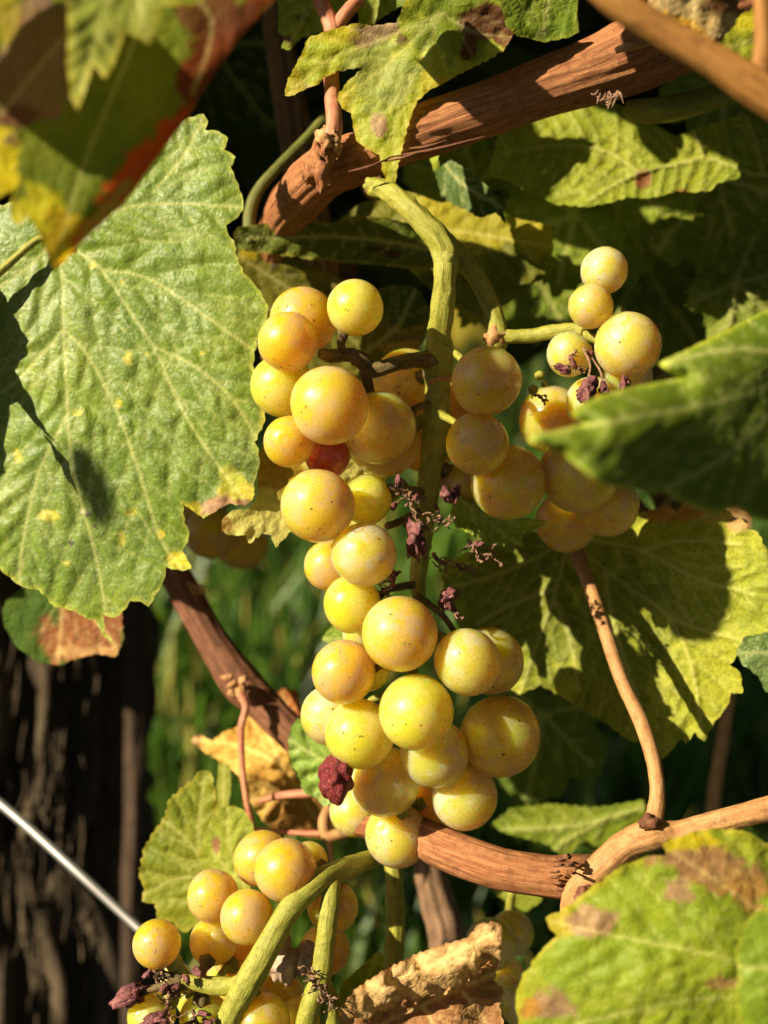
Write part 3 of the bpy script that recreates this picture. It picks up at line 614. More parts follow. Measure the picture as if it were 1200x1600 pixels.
# ------------------------------------------------------------------ grape bunches
def berry_mesh(seed):
    r_ = np.random.default_rng(seed); seg, rings = 56, 36
    th = np.linspace(0, math.pi, rings + 1)[1:-1]; ph = np.linspace(0, 2 * math.pi, seg, endpoint=False)
    T_, H_ = np.meshgrid(th, ph, indexing='ij')
    x = np.sin(T_) * np.cos(H_); y = np.sin(T_) * np.sin(H_); z = np.cos(T_)
    n = 1 + .035 * (vnoise(x * 1.3 + 7 + seed * 3, y * 1.3 + z * 1.1 + 5, seed) - .5)
    el = 1 + r_.uniform(-.03, .05)
    n = n - .05 * np.exp(-((T_ - 0) / .12) ** 2) - .03 * np.exp(-((T_ - math.pi) / .07) ** 2)
    V = np.vstack([np.stack([x * n, y * n, z * n * el], -1).reshape(-1, 3), [[0, 0, el * .95], [0, 0, -el * .97]]])
    k = (rings - 1) * seg; fs = []
    for i in range(rings - 2):
        for j in range(seg):
            a, b = i * seg + j, i * seg + (j + 1) % seg; fs.append((a, a + seg, b + seg, b))
    for j in range(seg):
        fs.append((k, j, (j + 1) % seg)); o = (rings - 2) * seg; fs.append((k + 1, o + (j + 1) % seg, o + j))
    me = bpy.data.meshes.new('berry'); me.from_pydata(V.tolist(), [], fs); me.polygons.foreach_set('use_smooth', np.ones(len(fs), bool)); me.update()
    return me
BM = {}
for mk in ('grape', 'grape_pale', 'grape_gold', 'grape_amber', 'grape_red'):
    for s in range(3):
        me = berry_mesh(s + 1); me.materials.append(M[mk]); BM[mk, s] = me
placed = []
rb = random.Random(21)
def berries(parent, lst, base):
    """(u, v, r px, layer, skin[, label]): each berry as far back as its layer, pushed back until it only touches the ones before it"""
    for it in sorted(lst, key=lambda q: q[3]):
        u, v, r, lay, mk = it[:5]; d = base + lay * .006
        for _ in range(300):
            p = P(u, v, d); rad = r * K * d; ok = True
            for q, rq in placed:
                if np.linalg.norm(p - q) < (rad + rq) * .955: ok = False; break
            if ok: break
            d += .0006
        placed.append((p, rad))
        o = bpy.data.objects.new('berry', BM[mk, rb.randrange(3)]); COL.objects.link(o); o.parent = parent; o.location = Vector(p) - wloc(parent)
        o.scale = (rad * rb.uniform(.97, 1.02), rad * rb.uniform(.97, 1.02), rad * rb.uniform(.98, 1.04)); o.rotation_euler = (rb.uniform(-.9, .9), rb.uniform(-.9, .9), rb.uniform(0, 6.28))
        if len(it) > 5: o['label'] = it[5]
def dried(parent, u, v, d, size, n, seed, nug=4, name='withered_flowers'):
    r_ = random.Random(seed); b = Bag()
    a0 = r_.uniform(.6, 2.4); tw = [(u - .3 * size, v - .35 * size, d + .002)]
    for q in range(6): tw.append((tw[-1][0] + math.cos(a0) * size * .26, tw[-1][1] + math.sin(a0) * size * .26, tw[-1][2] + r_.uniform(-.0014, .0008))); a0 += r_.uniform(-.8, .8)
    b.tube([(x, y, z, 3.2 - .35 * q) for q, (x, y, z) in enumerate(tw)], 8, 5, .3, 4, .45, seed)
    for k in range(int(n * .8)):
        x, y, z = tw[r_.randrange(1, 7)]; a = r_.uniform(-.6, 3.7); pts = [(x, y, z, 2.2)]; st = size * r_.uniform(.09, .2)
        for q in range(r_.randint(2, 4)):
            a += r_.uniform(-1.3, 1.3); x += math.cos(a) * st; y += math.sin(a) * st; z += r_.uniform(-.0016, .0014); pts.append((x, y, z, r_.uniform(.7, 1.7)))
        b.tube(pts, 6, 4, .3, 3, .4, k)
        if r_.random() < .35: b.blob(x, y, z, r_.uniform(1.6, 3), r_.uniform(1.8, 4.2), .6, k, r_.random() * 3, 9, 6)
    b.build(name, M['dried'], parent)
    if nug:
        b = Bag()
        for k in range(nug):
            b.blob(u + r_.uniform(-.6, .6) * size, v + r_.uniform(-.6, .6) * size, d + r_.uniform(-.003, .002), r_.uniform(3, 6), r_.uniform(5, 10), .6, k + seed, r_.random() * 3, 12, 9, 3.0)
        b.build('dried_bud', M['raisin'], parent)
MB = thing('grape_bunch', P(585, 298, .262), 'large sunlit yellow grape bunch hanging in the middle from a green stalk', 'grapes', 'grape bunches')
G, GP, GG, GA, GR = 'grape', 'grape_pale', 'grape_gold', 'grape_amber', 'grape_red'
for _v in ((520, .2615, 19), (560, .2645, 22), (600, .2665, 20), (625, .267, 20), (650, .2675, 20), (675, .2675, 20), (700, .2675, 19), (730, .2675, 18), (760, .2675, 17)): placed.append((P(684 - max(0, _v[0] - 600) * .09, _v[0], _v[1]), _v[2] * K * _v[1]))
berries(MB, [
    (515, 633, 62, 0, G), (555, 481, 45, .4, GG), (450, 534, 48, .4, GA), (497, 790, 58, .1, G), (569, 866, 51, .2, GP), (625, 990, 60, 0, G), (650, 1112, 59, 0, GG), (452, 690, 41, .4, GA),
    (474, 500, 53, 1.6, GA), (440, 603, 49, 1.3, GG), (593, 668, 57, 1.2, GP), (550, 944, 45, .9, GG), (515, 883, 40, 1.3, GA), (537, 1050, 51, .4, GA), (731, 1034, 52, .3, GP), (562, 1146, 54, .9, GG), (679, 1177, 54, 1.0, GP), (601, 1221, 55, 1.2, GP),
    (726, 1245, 52, 1.4, GP), (620, 1305, 51, 1.5, GP), (518, 1117, 47, 1.7, GP), (782, 1150, 63, 1.9, G), (765, 1033, 53, 2.2, G), (664, 1262, 46, 2.6, GA), (692, 1288, 32, 3.2, GA), (555, 1267, 40, 2.3, GP), (575, 1045, 36, 2.0, GG), (560, 990, 26, 2.4, GP),
    (600, 690, 57, 2.3, G), (635, 600, 55, 2.4, G), (572, 780, 40, 2.1, GG), (665, 690, 50, 3.2, GA), (512, 712, 35, 1.9, GR, 'dark red spoiled grape half hidden between the yellow ones'),
    (760, 595, 56, .2, G), (746, 693, 49, .6, G), (722, 757, 35, 4.0, GA), (794, 754, 58, 1.4, G), (905, 738, 64, 2.6, G), (948, 790, 50, 4.5, G), (885, 815, 48, 4.9, G), (862, 655, 52, 2.6, G), (715, 640, 44, 5.4, GA),
    (944, 423, 37, 1.0, GP), (923, 479, 35, .7, G), (981, 539, 52, .5, GP), (890, 553, 36, 2.0, GP), (980, 590, 40, 1.6, GP), (926, 630, 42, 1.5, GP)], .2465)
def pedicels(parent, axis, k0):
    ax = catmull(axis, 6); A3 = P(ax[:, 0], ax[:, 1], ax[:, 2])
    for p, rad in placed[k0:]:
        i = int(np.argmin(np.linalg.norm(A3 - (p + np.array([0, 0, .006])), axis=1))); q = A3[i]; v = q - p; L = np.linalg.norm(v)
        if L < rad * 1.15 or L > .021 or p @ R > .020 * 2: continue
        v = v / L; mid = (p + q) / 2 + np.array([0, 0, .0018]); s_ = p + v * rad * .93
        pts = catmull(np.array([np.append(s_, .0019), np.append(s_ + v * .0012, .0017), np.append(s_ + v * .0024, .0009), np.append(mid * .5 + (s_ + q) * .25, .0008), np.append(q, .0010)]), 5)
        V, Fq, B, c1, c2 = tube_arrays(pts[:, :3], pts[:, 3], 10, .12, 5, .25, i)
        b = Bag(); b.add(V, [tuple(f) for f in Fq.tolist()] + [tuple(f[:3]) for f in c1.tolist()] + [tuple(f[:3]) for f in c2.tolist()], B); b.build('pedicel', M['dark_stem'] if i % 3 else M['green_stem'], parent)
pedicels(MB, [(686, 540, .263), (684, 600, .2665), (680, 700, .2675), (662, 830, .2675), (654, 900, .2665), (652, 980, .2645), (640, 1080, .262), (632, 1250, .262)], 9)
b = Bag(); b.tube([(578, 292, .266, 16), (607, 300, .262, 16), (634, 320, .259, 17), (664, 350, .2575, 18), (688, 378, .257, 19), (697, 405, .257, 19), (695, 440, .257, 18), (691, 480, .2585, 18), (687, 520, .2615, 19), (685, 560, .2645, 23), (684, 600, .2665, 20), (682, 650, .2675, 20), (678, 700, .2675, 19), (670, 760, .2675, 17), (662, 830, .2675, 15), (654, 900, .2665, 13), (652, 980, .2645, 11), (640, 1080, .262, 9), (632, 1200, .262, 7)], 32, 12, .06, 7, .26, 3)
STK = b.build('stalk', M['green_stem'], MB)
b = Bag(); b.tube([(690, 372, .259, 15), (715, 398, .262, 16), (742, 430, .263, 15), (764, 470, .2635, 15), (773, 500, .2635, 16), (778, 526, .263, 17), (776, 548, .264, 13)], 24, 10, .05, 7, .12, 5)
b.tube([(775, 525, .263, 12), (800, 526, .262, 11), (832, 524, .261, 11), (866, 518, .259, 11), (896, 514, .2575, 10), (912, 518, .2565, 11)], 20, 10, .05, 7, .12, 6)
b.tube([(905, 516, .2565, 8), (918, 505, .2555, 7), (922, 495, .2545, 6)], 12, 5); b.tube([(912, 520, .2565, 8), (930, 530, .2555, 7), (945, 536, .2545, 6)], 12, 5)
SSTK = b.build('side_stalk', M['green_stem'], MB)
b = Bag(); b.tube([(690, 562, .2645, 17), (655, 562, .2615, 12), (638, 564, .2595, 12), (620, 568, .257, 11), (590, 577, .2565, 12), (570, 580, .2565, 12)], 20, 8, .08, 6, .15, 2)
b.tube([(578, 578, .2565, 12), (562, 562, .256, 14), (545, 555, .256, 11), (515, 556, .256, 10), (500, 552, .257, 8)], 16, 8, .1, 5, .25, 3)
b.tube([(540, 556, .256, 8), (533, 540, .254, 6), (537, 522, .251, 8), (538, 517, .2495, 10)], 14, 6, .15, 5, .3, 4)
b.tube([(570, 580, .2565, 11), (575, 600, .258, 9), (580, 625, .261, 7)], 12, 6, .1, 4, .2, 5)
b.tube([(660, 770, .262, 8), (620, 765, .259, 7), (590, 760, .258, 7)], 12, 6, .1, 4, .2, 6); b.tube([(655, 800, .263, 7), (625, 815, .26, 6), (605, 822, .257, 6)], 12, 6, .1, 4, .2, 7)
b.tube([(650, 930, .262, 6), (690, 960, .26, 5), (712, 990, .258, 5)], 12, 6, .1, 4, .2, 7)
b.build('side_stalk', M['dark_stem'], MB)
dried(MB, 640, 765, .2535, 46, 34, 1, 3); dried(MB, 630, 905, .2545, 30, 18, 2, 2); dried(MB, 742, 855, .2585, 34, 20, 3, 2); dried(MB, 697, 940, .254, 24, 12, 4, 3); dried(MB, 908, 555, .2515, 26, 16, 6, 3)
dried(MB, 690, 800, .2565, 30, 16, 7, 0); dried(MB, 690, 880, .26, 44, 22, 8, 0); dried(MB, 838, 615, .262, 22, 9, 9, 0)
for k, (u, v, ru, rv, d, ro) in enumerate([(650, 842, 14, 27, .252, .1), (699, 772, 9, 12, .252, .4), (712, 772, 7, 14, .2525, -.3), (700, 932, 15, 10, .2525, .5), (918, 612, 13, 22, .2475, -.1), (943, 608, 6, 10, .2475, .2), (977, 602, 8, 12, .2475, .2), (880, 576, 14, 7, .25, -.3)]):
    Bag().blob(u, v, d, ru, rv, .5, k + 3, ro, 22, 16, 2.6).build('raisin', M['raisin'], MB)
b = Bag(); b.tube([(912, 545, .2515, 3), (922, 570, .249, 2), (919, 592, .2475, 2)], 6, 5); b.tube([(925, 560, .251, 2), (938, 580, .249, 2), (942, 600, .2475, 2)], 6, 5); b.tube([(955, 545, .252, 2), (972, 492, .252, 3), (975, 482, .252, 4)], 6, 4); b.build('dried_pedicel', M['dried'], MB)
Bag().blob(526, 1213, .252, 27, 42, .17, 5, -.15, 56, 44, 2.3).build('raisin', M['spoilt'], MB)['label'] = 'wrinkled dark red grape with dusty mould'
Bag().blob(688, 592, .2648, 17, 9, .3, 3, .1, 20, 14).build('node', M['cane_tan'], STK); Bag().blob(586, 295, .2655, 19, 17, .3, 5, .1, 20, 14).build('node', M['cane_dark'], STK); Bag().blob(700, 404, .256, 14, 15, .25, 7, .1, 20, 14).build('node', M['green_stem'], STK); Bag().blob(776, 525, .2625, 17, 16, .3, 9, .1, 20, 14).build('node', M['shoot'], SSTK)
# a few tiny unripe berries
for u, v, r in ((843, 587, 8), (833, 609, 8), (850, 600, 5)): Bag().blob(u, v, .26, r, r, .05, 1, 0, 16, 12).build('unripe_berry', M['green_stem'], MB)

LB = thing('grape_bunch', P(530, 1350, .262), 'lower grape bunch with brownish berries and a forked green stalk at the bottom', 'grapes', 'grape bunches')
NLB = len(placed)
berries(LB, [(447, 1360, 49, 1.0, GA), (408, 1341, 43, 1.4, GA), (332, 1400, 41, 1.0, GA), (386, 1433, 43, .5, GA), (335, 1470, 38, 2.0, GA), (376, 1492, 44, 2.6, GA), (245, 1475, 38, .3, GA), (520, 1417, 41, 2.2, GA), (410, 1597, 44, .2, GA), (237, 1588, 38, .6, GG), (320, 1592, 40, 1.2, GG), (275, 1530, 24, 1.6, GP), (305, 1560, 30, 2.0, GG),
    (362, 1540, 44, 3.6, G), (432, 1556, 44, 3.4, G), (468, 1600, 40, 2.6, G), (508, 1484, 40, 3.6, GA), (482, 1345, 30, 2.8, GA), (512, 1595, 30, 1.6, GG)], .2475)
b = Bag(); b.tube([(600, 1335, .276, 13), (560, 1350, .268, 16), (530, 1362, .258, 18), (500, 1376, .2525, 19), (468, 1402, .2495, 19), (440, 1440, .2475, 19), (412, 1490, .246, 20), (390, 1530, .2455, 21), (365, 1575, .2455, 19), (345, 1620, .2455, 18)], 28, 10, .05, 7, .1, 3)
b.tube([(392, 1532, .2455, 16), (365, 1540, .2475, 14), (335, 1540, .249, 14), (300, 1534, .2495, 11), (285, 1530, .2495, 9)], 20, 8, .06, 6, .15, 4)
b.build('stalk', M['green_stem'], LB)
b = Bag(); b.tube([(518, 1366, .256, 15), (517, 1395, .252, 15), (512, 1440, .25, 15), (506, 1490, .249, 16), (500, 1530, .2485, 17), (486, 1570, .248, 17), (470, 1620, .248, 15)], 24, 10, .05, 7, .1, 5)
b.tube([(502, 1530, .2485, 14), (515, 1570, .25, 16), (518, 1620, .25, 17)], 20, 8, .05, 7, .1, 6); b.build('side_stalk', M['green_stem'], LB)
b = Bag(); b.tube([(285, 1530, .2495, 8), (250, 1520, .25, 5), (235, 1505, .25, 4)], 10, 6, .2, 4, .3, 1); b.tube([(290, 1530, .2495, 7), (240, 1545, .249, 6), (195, 1560, .249, 5)], 10, 6, .2, 4, .3, 2); b.build('side_stalk', M['dark_stem'], LB)
dried(LB, 290, 1535, .2475, 50, 34, 11, 3); dried(LB, 500, 1525, .2455, 40, 44, 12, 0); dried(LB, 310, 1590, .2455, 34, 24, 13, 4); dried(LB, 248, 1525, .2475, 34, 18, 14, 2)
Bag().blob(205, 1555, .2485, 26, 15, .55, 4, .5, 22, 16, 2.5).build('raisin', M['raisin'], LB); Bag().blob(240, 1595, .2405, 22, 11, .5, 8, .3, 22, 16, 2.5).build('raisin', M['raisin'], LB)
for u, v, ru, rv, s in ((442, 1503, 25, 36, 2), (476, 1497, 16, 26, 7)): Bag().blob(u, v, .2555, ru, rv, .30, s, -.15, 48, 36, 2.0).build('shrivelled_berry', M['shrivel'], LB)
pass
RBU = thing('grape_bunch', P(765, 1440, .30), 'small pale grape bunch behind the curled dry leaf at the bottom', 'grapes', 'grape bunches')
berries(RBU, [(768, 1475, 40, 0, GP), (800, 1458, 34, 1.2, GP), (815, 1570, 34, .2, GP), (792, 1520, 26, 1.6, GP)], .288)
Bag().tube([(800, 1392, .312, 7), (795, 1430, .315, 7), (790, 1480, .318, 6), (800, 1540, .318, 5)], 12, 8, .08, 5, .1, 2).build('stalk', M['green_stem'], RBU)
DBU = thing('grape_bunch', P(370, 780, .345), 'grape bunch in deep shade behind the notch of the large left leaf', 'grapes', 'grape bunches')
berries(DBU, [(330, 832, 42, 0, GA), (378, 846, 44, .8, GA), (300, 800, 40, 1, GA)], .36)
Bag().tube([(360, 700, .385, 7), (352, 760, .385, 7), (345, 830, .385, 5)], 12, 8, .08, 5, .1, 2).build('stalk', M['dark_stem'], DBU)

pedicels(LB, [(560, 1350, .268), (500, 1376, .2545), (440, 1440, .2500), (412, 1490, .249), (365, 1540, .249), (300, 1534, .2505)], NLB)
# ------------------------------------------------------------------ leaves
A_out = [(300, 183), (318, 178), (325, 190), (321, 203), (342, 206), (356, 216), (350, 233), (368, 245), (360, 260), (366, 275), (373, 292), (380, 312), (380, 328), (366, 343), (353, 352), (356, 366), (366, 376), (368, 395), (379, 425), (396, 442), (411, 464), (419, 482), (414, 505), (402, 530), (395, 570), (402, 605), (414, 643), (412, 662), (398, 690), (404, 705), (405, 730), (397, 752), (395, 780), (380, 790), (360, 786), (345, 792), (330, 803), (318, 810), (300, 797), (285, 785), (288, 815), (296, 834), (291, 850), (285, 860), (292, 872), (299, 889), (280, 891), (260, 886), (256, 905), (244, 928), (232, 948), (220, 940), (204, 938), (192, 955), (178, 966), (161, 959), (163, 985), (178, 1007), (158, 988), (150, 968), (134, 966), (120, 955), (98, 949), (85, 948), (62, 922), (35, 917), (18, 905), (0, 888), (-40, 870), (-90, 790), (-110, 650), (-100, 480), (-60, 380), (-30, 330), (40, 310), (110, 280), (190, 240), (250, 195)]
A_pr = [[(88, 372), (98, 450), (99, 515), (104, 600), (108, 690), (128, 790), (152, 880), (172, 1000)], [(88, 372), (135, 402), (165, 430), (205, 490), (240, 542), (275, 620), (305, 675), (350, 740), (385, 785)], [(165, 423), (210, 428), (255, 448), (330, 500), (400, 550)],
        [(88, 372), (190, 326), (280, 318), (380, 324)], [(240, 542), (300, 570), (360, 620), (405, 690)], [(99, 514), (140, 560), (185, 650), (215, 730), (250, 840), (285, 890)], [(99, 514), (60, 560), (20, 600), (-40, 640)], [(104, 650), (60, 740), (35, 850), (30, 915)], [(240, 300), (290, 240), (318, 180)], [(88, 372), (40, 420), (-20, 460), (-90, 500)]]
leaf_thing('large green leaf with pale hairy sheen filling the left side in full sun', lin(.2665, 200, 600, -.0022, .0004, .0004, .0003), A_out, A_pr, spacing=5, mat=M['leaf_top'], base=(.105, .17, .018), base2=(.165, .225, .026), teeth=(3, 20), pucker=.0009, sig=13, wave=.0012, vw=2.2, secn=7, seed=2,
    blobs=[(375, 775, 28, 30, YEL), (365, 745, 22, 20, (.42, .42, .04), .8), (345, 795, 34, 16, (.42, .24, .15)), (378, 788, 14, 10, (.22, .09, .05)), (285, 875, 22, 15, YEL), (300, 795, 14, 12, YEL), (412, 650, 5.8, 21.6, YEL, .7), (190, 440, 5.0, 5.8, YEL, .8), (145, 415, 4.3, 6.5, YEL, .9), (200, 560, 5.8, 10.1, YEL, .8), (185, 630, 5.0, 7.2, YEL, .8), (122, 645, 11.5, 5.8, YEL, .8, -25), (28, 715, 6.5, 10.1, YEL, .7), (75, 805, 14.4, 7.2, YEL, .8), (205, 800, 11.5, 7.2, YEL, .6), (190, 840, 6.5, 10.8, YEL, .6), (105, 880, 8.6, 5.0, YEL, .7), (250, 835, 5.8, 8.6, YEL, .7), (318, 552, 5.8, 4.3, YEL, .7), (230, 555, 3.6, 4.3, YEL, .7), (137, 803, 6, 6, (.05, .04, .03)), (111, 848, 4, 5, (.05, .04, .03)), (272, 392, 3, 4, (.05, .04, .03)), (148, 822, 3, 3, (.05, .04, .03)), (128, 800, 3, 3, (.4, .38, .3))],
    edge=((.30, .33, .05), 7), petiole=[(88, 372, .2672, 6), (60, 374, .2668, 6), (30, 398, .2668, 6), (0, 424, .2668, 7), (-60, 470, .2665, 7)])

F_out = [(460, -60), (430, 0), (402, 30), (370, 66), (346, 100), (321, 136), (291, 186), (261, 226), (221, 281), (191, 320), (152, 356), (120, 386), (102, 408), (84, 419), (74, 404), (66, 376), (56, 356), (44, 338), (31, 351), (18, 346), (17, 318), (20, 296), (4, 305), (-15, 318), (-70, 300), (-90, 120), (-80, -70)]
leaf_thing('dark blurred leaf hanging close at top left with burnt red edge and yellow tip', lin(.1700, 200, 200, .0018, -.0008, 0, .0002), F_out, [[(250, -40), (200, 90), (130, 260), (86, 415)], [(250, -40), (120, 40), (0, 180)], [(250, -40), (330, 30), (300, 150)]], spacing=7, mat=M['leaf_soft'], base=(.15, .20, .02), base2=(.24, .26, .02), teeth=None, pucker=.0003, wave=.0006, seed=3, sec=False,
    blobs=[(5, 250, 26, 75, (.80, .64, .02)), (50, 350, 75, 55, (.62, .56, .02), .9), (90, 390, 40, 70, (.70, .48, .03), .8, 20), (55, 100, 75, 110, (.33, .19, .13), 1, 18), (20, 185, 46, 18, (.22, .09, .05)), (235, 265, 200, 36, (.70, .10, .012), 1, -52), (345, 85, 110, 48, (.22, .05, .015), 1, -55), (165, 330, 60, 10, (.52, .34, .1), .9, -50), (330, 20, 60, 40, (.16, .05, .02), .9), (5, 30, 25, 60, (.45, .36, .03), .7)], curl=(.0035, 26, lambda u, v: sstep(-40, 60, (u - 250) * .7 + (v - 210) * .7)), edge=((.40, .25, .03), 6))  # yellow and bright red blobs: pigment plus painted-in sun glow
F2_out = [(60, -60), (104, -10), (106, 60), (104, 92), (110, 152), (121, 173), (131, 150), (146, 101), (164, 123), (174, 110), (196, 50), (217, 60), (231, 71), (242, 58), (251, 10), (300, 8), (340, -10), (360, -60)]
leaf_thing('pale yellow green toothed leaf lobe at the very top left, blurred', lin(.1590, 170, 50, .002, -.001), F2_out, [[(200, -60), (160, 20), (122, 170)], [(200, -60), (215, 0), (231, 70)]], spacing=7, mat=M['leaf_soft'], base=(.30, .36, .06), base2=(.40, .42, .08), teeth=None, pucker=.0007, seed=4, edge=((.5, .42, .04), 8))

T_out = [(633, -20), (633, 3), (620, 35), (600, 38), (582, 41), (557, 36), (515, 47), (482, 59), (471, 85), (449, 127), (445, 150), (455, 150), (477, 139), (498, 131), (506, 122), (528, 111), (557, 106), (566, 108), (544, 127), (528, 149), (524, 168), (534, 169), (549, 177), (553, 203), (558, 222), (566, 227), (582, 237), (593, 242), (598, 269), (607, 286), (617, 297), (620, 269), (629, 229), (639, 190), (652, 158), (671, 140), (693, 130), (715, 117), (766, 92), (788, 77), (800, 57), (811, 32), (830, -30), (760, -60)]
leaf_thing('yellow green lobed leaf draped over the top cane with brown patches', lin(.2595, 640, 130, -.0022, .0022, .0002, -.0004), T_out, [[(690, 20), (650, 110), (618, 190), (618, 295)], [(690, 20), (600, 60), (520, 90), (446, 149)], [(690, 20), (600, 105), (548, 140), (525, 166)], [(690, 20), (740, 50), (800, 58)], [(640, 120), (600, 180), (560, 220)]], spacing=5.5, mat=M['leaf_soft'], base=(.38, .45, .035), base2=(.52, .54, .055), teeth=(2.2, 16), pucker=.0010, sig=14, wave=.002, vw=2.4, seed=5, secn=6,
    blobs=[(590, 48, 40, 14, (.42, .28, .17), 1, -10), (570, 62, 20, 12, (.42, .28, .17)), (720, 30, 90, 60, (.17, .23, .02), .8), (765, 35, 45, 34, (.15, .06, .025)), (735, 70, 12, 26, (.12, .05, .02), 1, 25), (630, 62, 10, 7, (.14, .06, .02)), (790, 62, 24, 14, (.22, .08, .03)), (590, 195, 14, 18, (.40, .25, .15)), (470, 135, 12, 8, (.40, .26, .13)), (600, 120, 60, 50, (.30, .36, .12), .6), (532, 155, 14, 20, (.55, .45, .03), .9), (455, 135, 20, 24, (.55, .48, .04), .9), (520, 55, 36, 14, (.55, .46, .03), .7), (675, 130, 24, 20, (.55, .47, .04), .8)], edge=((.52, .45, .04), 7))  # dark green blob at upper right paints shade; brown patches are pigment
R_out = [(1270, 440), (1200, 482), (1140, 512), (1080, 543), (1025, 568), (1050, 585), (1062, 590), (1000, 602), (940, 617), (903, 635), (892, 648), (912, 662), (870, 672), (840, 676), (806, 683), (830, 693), (858, 700), (882, 711), (906, 731), (940, 755), (985, 766), (1020, 773), (1038, 769), (1060, 783), (1110, 801), (1150, 796), (1200, 815), (1270, 830)]
leaf_thing('dark green blurred leaf poking in from the right with bright pointed teeth', lin(.166, 1050, 660, .0095, -.003, 0, .001), R_out, [[(1280, 560), (1150, 620), (1000, 650), (810, 683)], [(1280, 560), (1150, 545), (1030, 568)], [(1280, 560), (1150, 700), (1040, 765)]], spacing=7, mat=M['leaf_near'], base=(.10, .155, .014), base2=(.14, .19, .02), teeth=None, pucker=.0004, seed=6,
    curl=(.013, 20, lambda u, v: sstep(740, 640, v + (u - 1000) * .25)), edge=((.34, .40, .04), 9), blobs=[(812, 683, 18, 10, (.50, .28, .05))])  # pale edge colour paints the sunlit rim
B_out = [(842, 1490), (815, 1528), (805, 1560), (810, 1592), (815, 1680), (1300, 1680), (1300, 1330), (1200, 1318), (1160, 1298), (1110, 1295), (1070, 1305), (1035, 1318), (1041, 1335), (1000, 1342), (960, 1360), (920, 1390), (895, 1412), (852, 1435), (858, 1450), (870, 1462)]
leaf_thing('broad blurred green leaf in the bottom right corner with brown blotches', lin(.196, 1000, 1480, -.0014, -.0010, .0012, .0010), B_out, [[(1330, 1560), (1150, 1500), (1000, 1470), (860, 1440)], [(1330, 1560), (1100, 1560), (900, 1600)], [(1330, 1560), (1180, 1420), (1050, 1330)]], spacing=7, mat=M['leaf_soft'], base=(.23, .33, .028), base2=(.35, .42, .035), teeth=(4, 30), pucker=.0008, sig=16, wave=.002, seed=7,
    blobs=[(872, 1440, 26, 30, YEL), (820, 1540, 30, 70, (.42, .43, .04), .7), (925, 1440, 36, 24, (.45, .28, .17)), (1110, 1355, 90, 40, (.40, .21, .10), 1, 15), (1165, 1390, 50, 30, (.45, .24, .08), 1, 40), (1060, 1312, 60, 14, (.62, .50, .02)), (865, 1572, 40, 24, (.45, .27, .16)), (830, 1575, 16, 18, (.5, .25, .05)), (1130, 1535, 26, 10, (.40, .25, .12)), (1060, 1390, 26, 22, (.40, .25, .14)), (1180, 1320, 50, 24, (.40, .42, .04), .8)], edge=((.50, .45, .04), 12))
leaf_thing('bright green leaf lobe at the lower right edge in front of the broad leaf', lin(.184, 1190, 1510, -.001, 0, .002, .001), [(1180, 1425), (1158, 1450), (1150, 1490), (1154, 1530), (1148, 1560), (1160, 1620), (1300, 1650), (1300, 1400)], [[(1300, 1520), (1150, 1510)]], spacing=8, mat=M['leaf_soft'], base=(.20, .30, .03), base2=(.30, .38, .04), teeth=(3, 24), pucker=.001, seed=8, edge=((.4, .42, .04), 8))

C_out = [(896, 830), (930, 822), (962, 810), (1010, 800), (1040, 790), (1056, 800), (1072, 783), (1100, 781), (1130, 790), (1145, 806), (1170, 815), (1165, 826), (1184, 832), (1200, 862), (1215, 905), (1208, 945), (1214, 985), (1190, 1004), (1165, 1010), (1140, 1038), (1157, 1052), (1160, 1083), (1143, 1082), (1135, 1106), (1118, 1126), (1100, 1159), (1086, 1144), (1070, 1163), (1066, 1149), (1050, 1172), (1034, 1186), (1022, 1167), (980, 1155), (940, 1125), (900, 1105), (878, 1088), (845, 1070), (810, 1085), (780, 1060), (740, 1015), (715, 975), (695, 930), (690, 895), (720, 868), (762, 848), (820, 832), (880, 828)]
C_pr = [[(890, 838), (868, 925), (840, 1005), (812, 1085)], [(890, 838), (840, 870), (770, 900), (700, 918)], [(893, 838), (940, 885), (1000, 930), (1045, 965), (1080, 1040), (1098, 1150)], [(893, 838), (960, 850), (1010, 862), (1080, 900), (1180, 930)], [(862, 922), (800, 945), (745, 975)], [(864, 935), (890, 1000), (905, 1080)], [(945, 888), (955, 960), (985, 1060), (1030, 1180)], [(1045, 965), (1100, 985), (1160, 1000)], [(1000, 860), (1060, 845), (1160, 850)]]
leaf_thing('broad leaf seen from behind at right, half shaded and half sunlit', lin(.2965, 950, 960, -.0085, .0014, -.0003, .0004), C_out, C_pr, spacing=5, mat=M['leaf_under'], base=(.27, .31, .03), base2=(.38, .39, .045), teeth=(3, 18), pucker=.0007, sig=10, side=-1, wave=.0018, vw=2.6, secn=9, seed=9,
    blobs=[(1100, 795, 70, 18, (.50, .36, .08), .8), (1050, 800, 40, 16, (.45, .22, .06)), (1160, 818, 20, 12, (.50, .33, .16)), (800, 950, 120, 140, (.10, .13, .016), .7), (960, 1000, 90, 150, (.12, .15, .018), .6)], edge=((.36, .36, .05), 6),  # two dark green blobs paint shade into the left half
    petiole=[(889, 836, .301, 11), (900, 860, .295, 12), (920, 912, .285, 11), (945, 985, .276, 11), (970, 1060, .270, 11), (1000, 1125, .262, 12), (1020, 1185, .255, 12), (1027, 1235, .251, 12), (1023, 1272, .249, 14), (1012, 1300, .2485, 17)], pmat='shoot')
D_out = [(700 + x / 2.4, 140 + y / 2.4) for x, y in [(190, 150), (330, 95), (480, 45), (560, 35), (650, 60), (760, 120), (850, 175), (930, 150), (1000, 125), (1110, 90), (1220, 150), (1230, 330), (1100, 330), (1010, 350), (985, 378), (920, 385), (860, 380), (800, 398), (740, 408), (680, 402), (600, 425), (520, 440), (400, 430), (300, 380), (200, 335), (140, 330), (170, 250)]]
